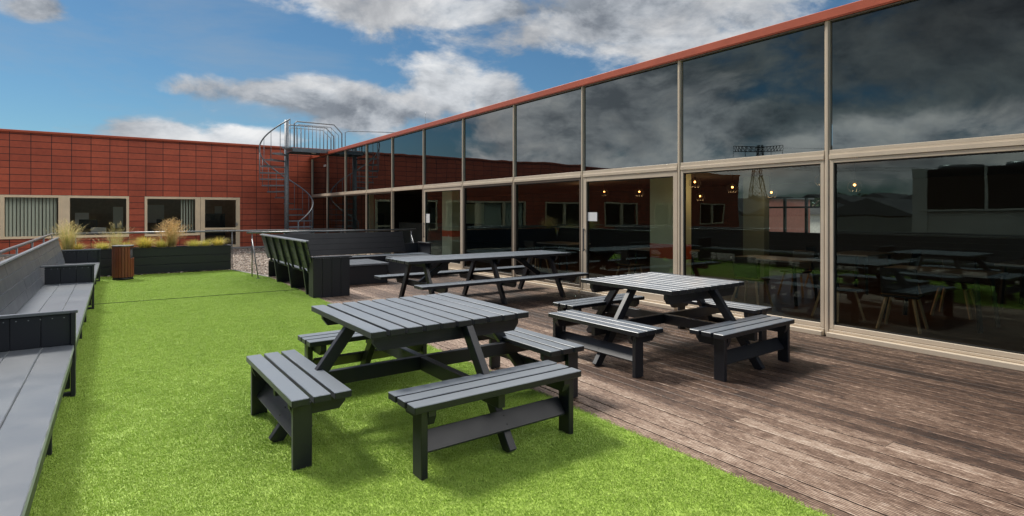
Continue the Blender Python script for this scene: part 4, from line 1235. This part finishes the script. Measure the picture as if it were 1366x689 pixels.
def pylon(loc, Hh, label, rz):
    root = empty('electricity_pylon', loc, rz, label, 'pylon', 'high voltage pylons')
    mb = MB(); t = .27
    wz = lambda z: 4.2 * (1 - z / Hh) ** 1.3 + .9
    lv = [0, 8, 15, 21, 26, 30, 33.5, 37, 40.5, 44]
    lv = [l * Hh / 44 for l in lv]
    for a, b_ in zip(lv[:-1], lv[1:]):
        for k in range(4):
            sx, sy = [(1, 1), (-1, 1), (-1, -1), (1, -1)][k]; nx, ny = [(1, 1), (-1, 1), (-1, -1), (1, -1)][(k + 1) % 4]
            wa, wb = wz(a), wz(b_)
            mb.bar((sx * wa, sy * wa, a), (sx * wb, sy * wb, b_), t, t, bev=0)
            mb.bar((sx * wa, sy * wa, a), (nx * wb, ny * wb, b_), t * .6, t * .6, bev=0); mb.bar((nx * wa, ny * wa, a), (sx * wb, sy * wb, b_), t * .6, t * .6, bev=0)
            mb.bar((sx * wb, sy * wb, b_), (nx * wb, ny * wb, b_), t * .6, t * .6, bev=0)
    mb.build('tower', M['black'], root)
    for z, hw in ((Hh * .775, 12.5), (Hh * .915, 12.0)):
        mb = MB(); dz = 2.6
        for s in (-1, 1):
            for y in (-1.1, 1.1):
                mb.bar((0, y, z), (s * hw, 0, z + .3), t, t, bev=0); mb.bar((0, y, z + dz), (s * hw, 0, z + .6 + (3.0 if z > Hh * .8 else 0)), t, t, bev=0)
                n = 7
                for i in range(n):
                    xa, xb = s * hw * i / n, s * hw * (i + 1) / n
                    top = dz + (3.6 - dz if z > Hh * .8 else .6 - dz) * (i + 1) / n
                    mb.bar((xa, y * (1 - i / n), z), (xb, y * (1 - (i + 1) / n), z + top), t * .6, t * .6, bev=0)
                    mb.bar((xb, y * (1 - (i + 1) / n), z + .3 * (i + 1) / n), (xb, y * (1 - (i + 1) / n), z + top), t * .6, t * .6, bev=0)
            for q in (.45, .98): mb.tube([(s * hw * q, 0, z), (s * hw * q, 0, z - 2.6)], .13, 5)
        mb.build('crossarm', M['black'], root)
    return root
PX, PY = 15.1 - 279, 171
pylon((PX, PY, -7), 44, 'lattice electricity pylon whose mirror image stands in the glass facade', R(42))
P2 = (PX - 60, PY - 330)
pylon((P2[0], P2[1], -7), 46, 'further lattice electricity pylon to the south west', R(42))
mb = MB()
for (z, q) in ((30, 6), (30, 14), (30, -6), (30, -14), (39, 12), (39, -12)):
    a = Vector((PX + q, PY - q * .3, z - 5)); b_ = Vector((P2[0] + q, P2[1] - q * .3, z - 5))
    mb.tube([a.lerp(b_, t / 12) + Vector((0, 0, -4 * 7 * (t / 12) * (1 - t / 12))) for t in range(13)], .06, 4)
tag(mb.build('power_line', M['darksteel']), 'sagging power lines strung between the two pylons', 'power line')

def tree(loc, h, seed, label, group='distant trees beyond the roofs', conifer=False):
    q = random.Random(seed)
    root = empty('tree', loc, 0, label, 'tree', group)
    mb = MB(); mb.tube([(0, 0, 0), (.1, .05, h * .4), (.0, .1, h * .8)], [h * .03, h * .022, h * .006], 7)
    for k in range(6):
        a = q.random() * 6.28; z = h * q.uniform(.3, .6); r = h * q.uniform(.15, .28)
        mb.tube([(0, 0, z), (math.cos(a) * r, math.sin(a) * r, z + h * .16)], [h * .012, h * .004], 5)
    mb.build('trunk', M['bark'], root)
    cl = []
    for k in range(16):
        a = q.random() * 6.28
        if conifer: z = q.uniform(.15, .95); r = (1 - z) * .22
        else: z = q.uniform(.38, .88); r = .34 * math.sqrt(max(0, 1 - ((z - .6) / .38) ** 2)) * q.uniform(.3, 1)
        cl.append((Vector((math.cos(a) * r * h, math.sin(a) * r * h, z * h)), h * q.uniform(.08, .15)))
    verts, faces = [], []
    for i in range(2200):
        c, r = q.choice(cl); v = Vector((q.gauss(0, 1), q.gauss(0, 1), q.gauss(0, .8))); v = v.normalized() * r * q.uniform(.5, 1.05)
        p = c + v; s_ = h * .022 * q.uniform(.6, 1.4)
        a1 = Vector((q.gauss(0, 1), q.gauss(0, 1), q.gauss(0, 1))).normalized(); a2 = a1.cross(Vector((q.gauss(0, 1), q.gauss(0, 1), q.gauss(0, 1)))).normalized()
        b0 = len(verts); verts += [tuple(p + a1 * s_), tuple(p + a2 * s_), tuple(p - a1 * s_), tuple(p - a2 * s_ * .7)]; faces.append((b0, b0 + 1, b0 + 2, b0 + 3))
    me = bpy.data.meshes.new('crown'); me.from_pydata(verts, [], faces); me.materials.append(M['leaf'])
    o = bpy.data.objects.new('crown', me); col.objects.link(o); o.parent = root
words = ['broad', 'tall', 'low', 'slender', 'dense', 'ragged', 'small', 'rounded', 'leaning', 'sparse']
tq = random.Random(5)
for i in range(10):
    x = -95 - tq.random() * 40; y = 12 + i * 11 + tq.random() * 4
    tree((x, y, -7), tq.uniform(10.5, 14.5), 50 + i, words[i] + ' green tree west of the roofs, number %s along the mirrored horizon' % ['one', 'two', 'three', 'four', 'five', 'six', 'seven', 'eight', 'nine', 'ten'][i])
for i, (x, y, h, cf, lab) in enumerate([(46, 24.5, 13.5, True, 'narrow conifer seen through the rear window'), (50, 22.5, 12.5, False, 'leafy tree seen through the rear window, right of the conifer'),
                                        (48, 28.5, 12, False, 'green tree seen through the rear window behind the brick house')]):
    tree((x, y, -7), h, 80 + i, lab, 'trees behind the building', cf)
root = empty('white_shed', (42, 20, -7), 0, 'low white corrugated shed beyond the rear window', 'building')
MB().box((0, 0, 4.2), (8, 16, 8.4), bev=0).build('wall', simple('white_sheet', (.75, .76, .74), .6), root)
MB().prism([(-8.2, 8.4), (0, 8.9), (8.2, 8.4)], -4.2, 4.2, axis=0).build('roof', M['roof_grey'], root)
root = empty('brick_house', (27, 16.7, -7), 0, 'pinkish brick block beyond the rear window', 'building')
MB().box((0, 0, 4.6), (4, 3.6, 9.2), bev=0).build('wall', simple('pink_brick', (.38, .14, .11), .8), root)
MB().box((0, 0, 9.26), (4.3, 3.9, .12), bev=.02).build('roof', M['roof_grey'], root)
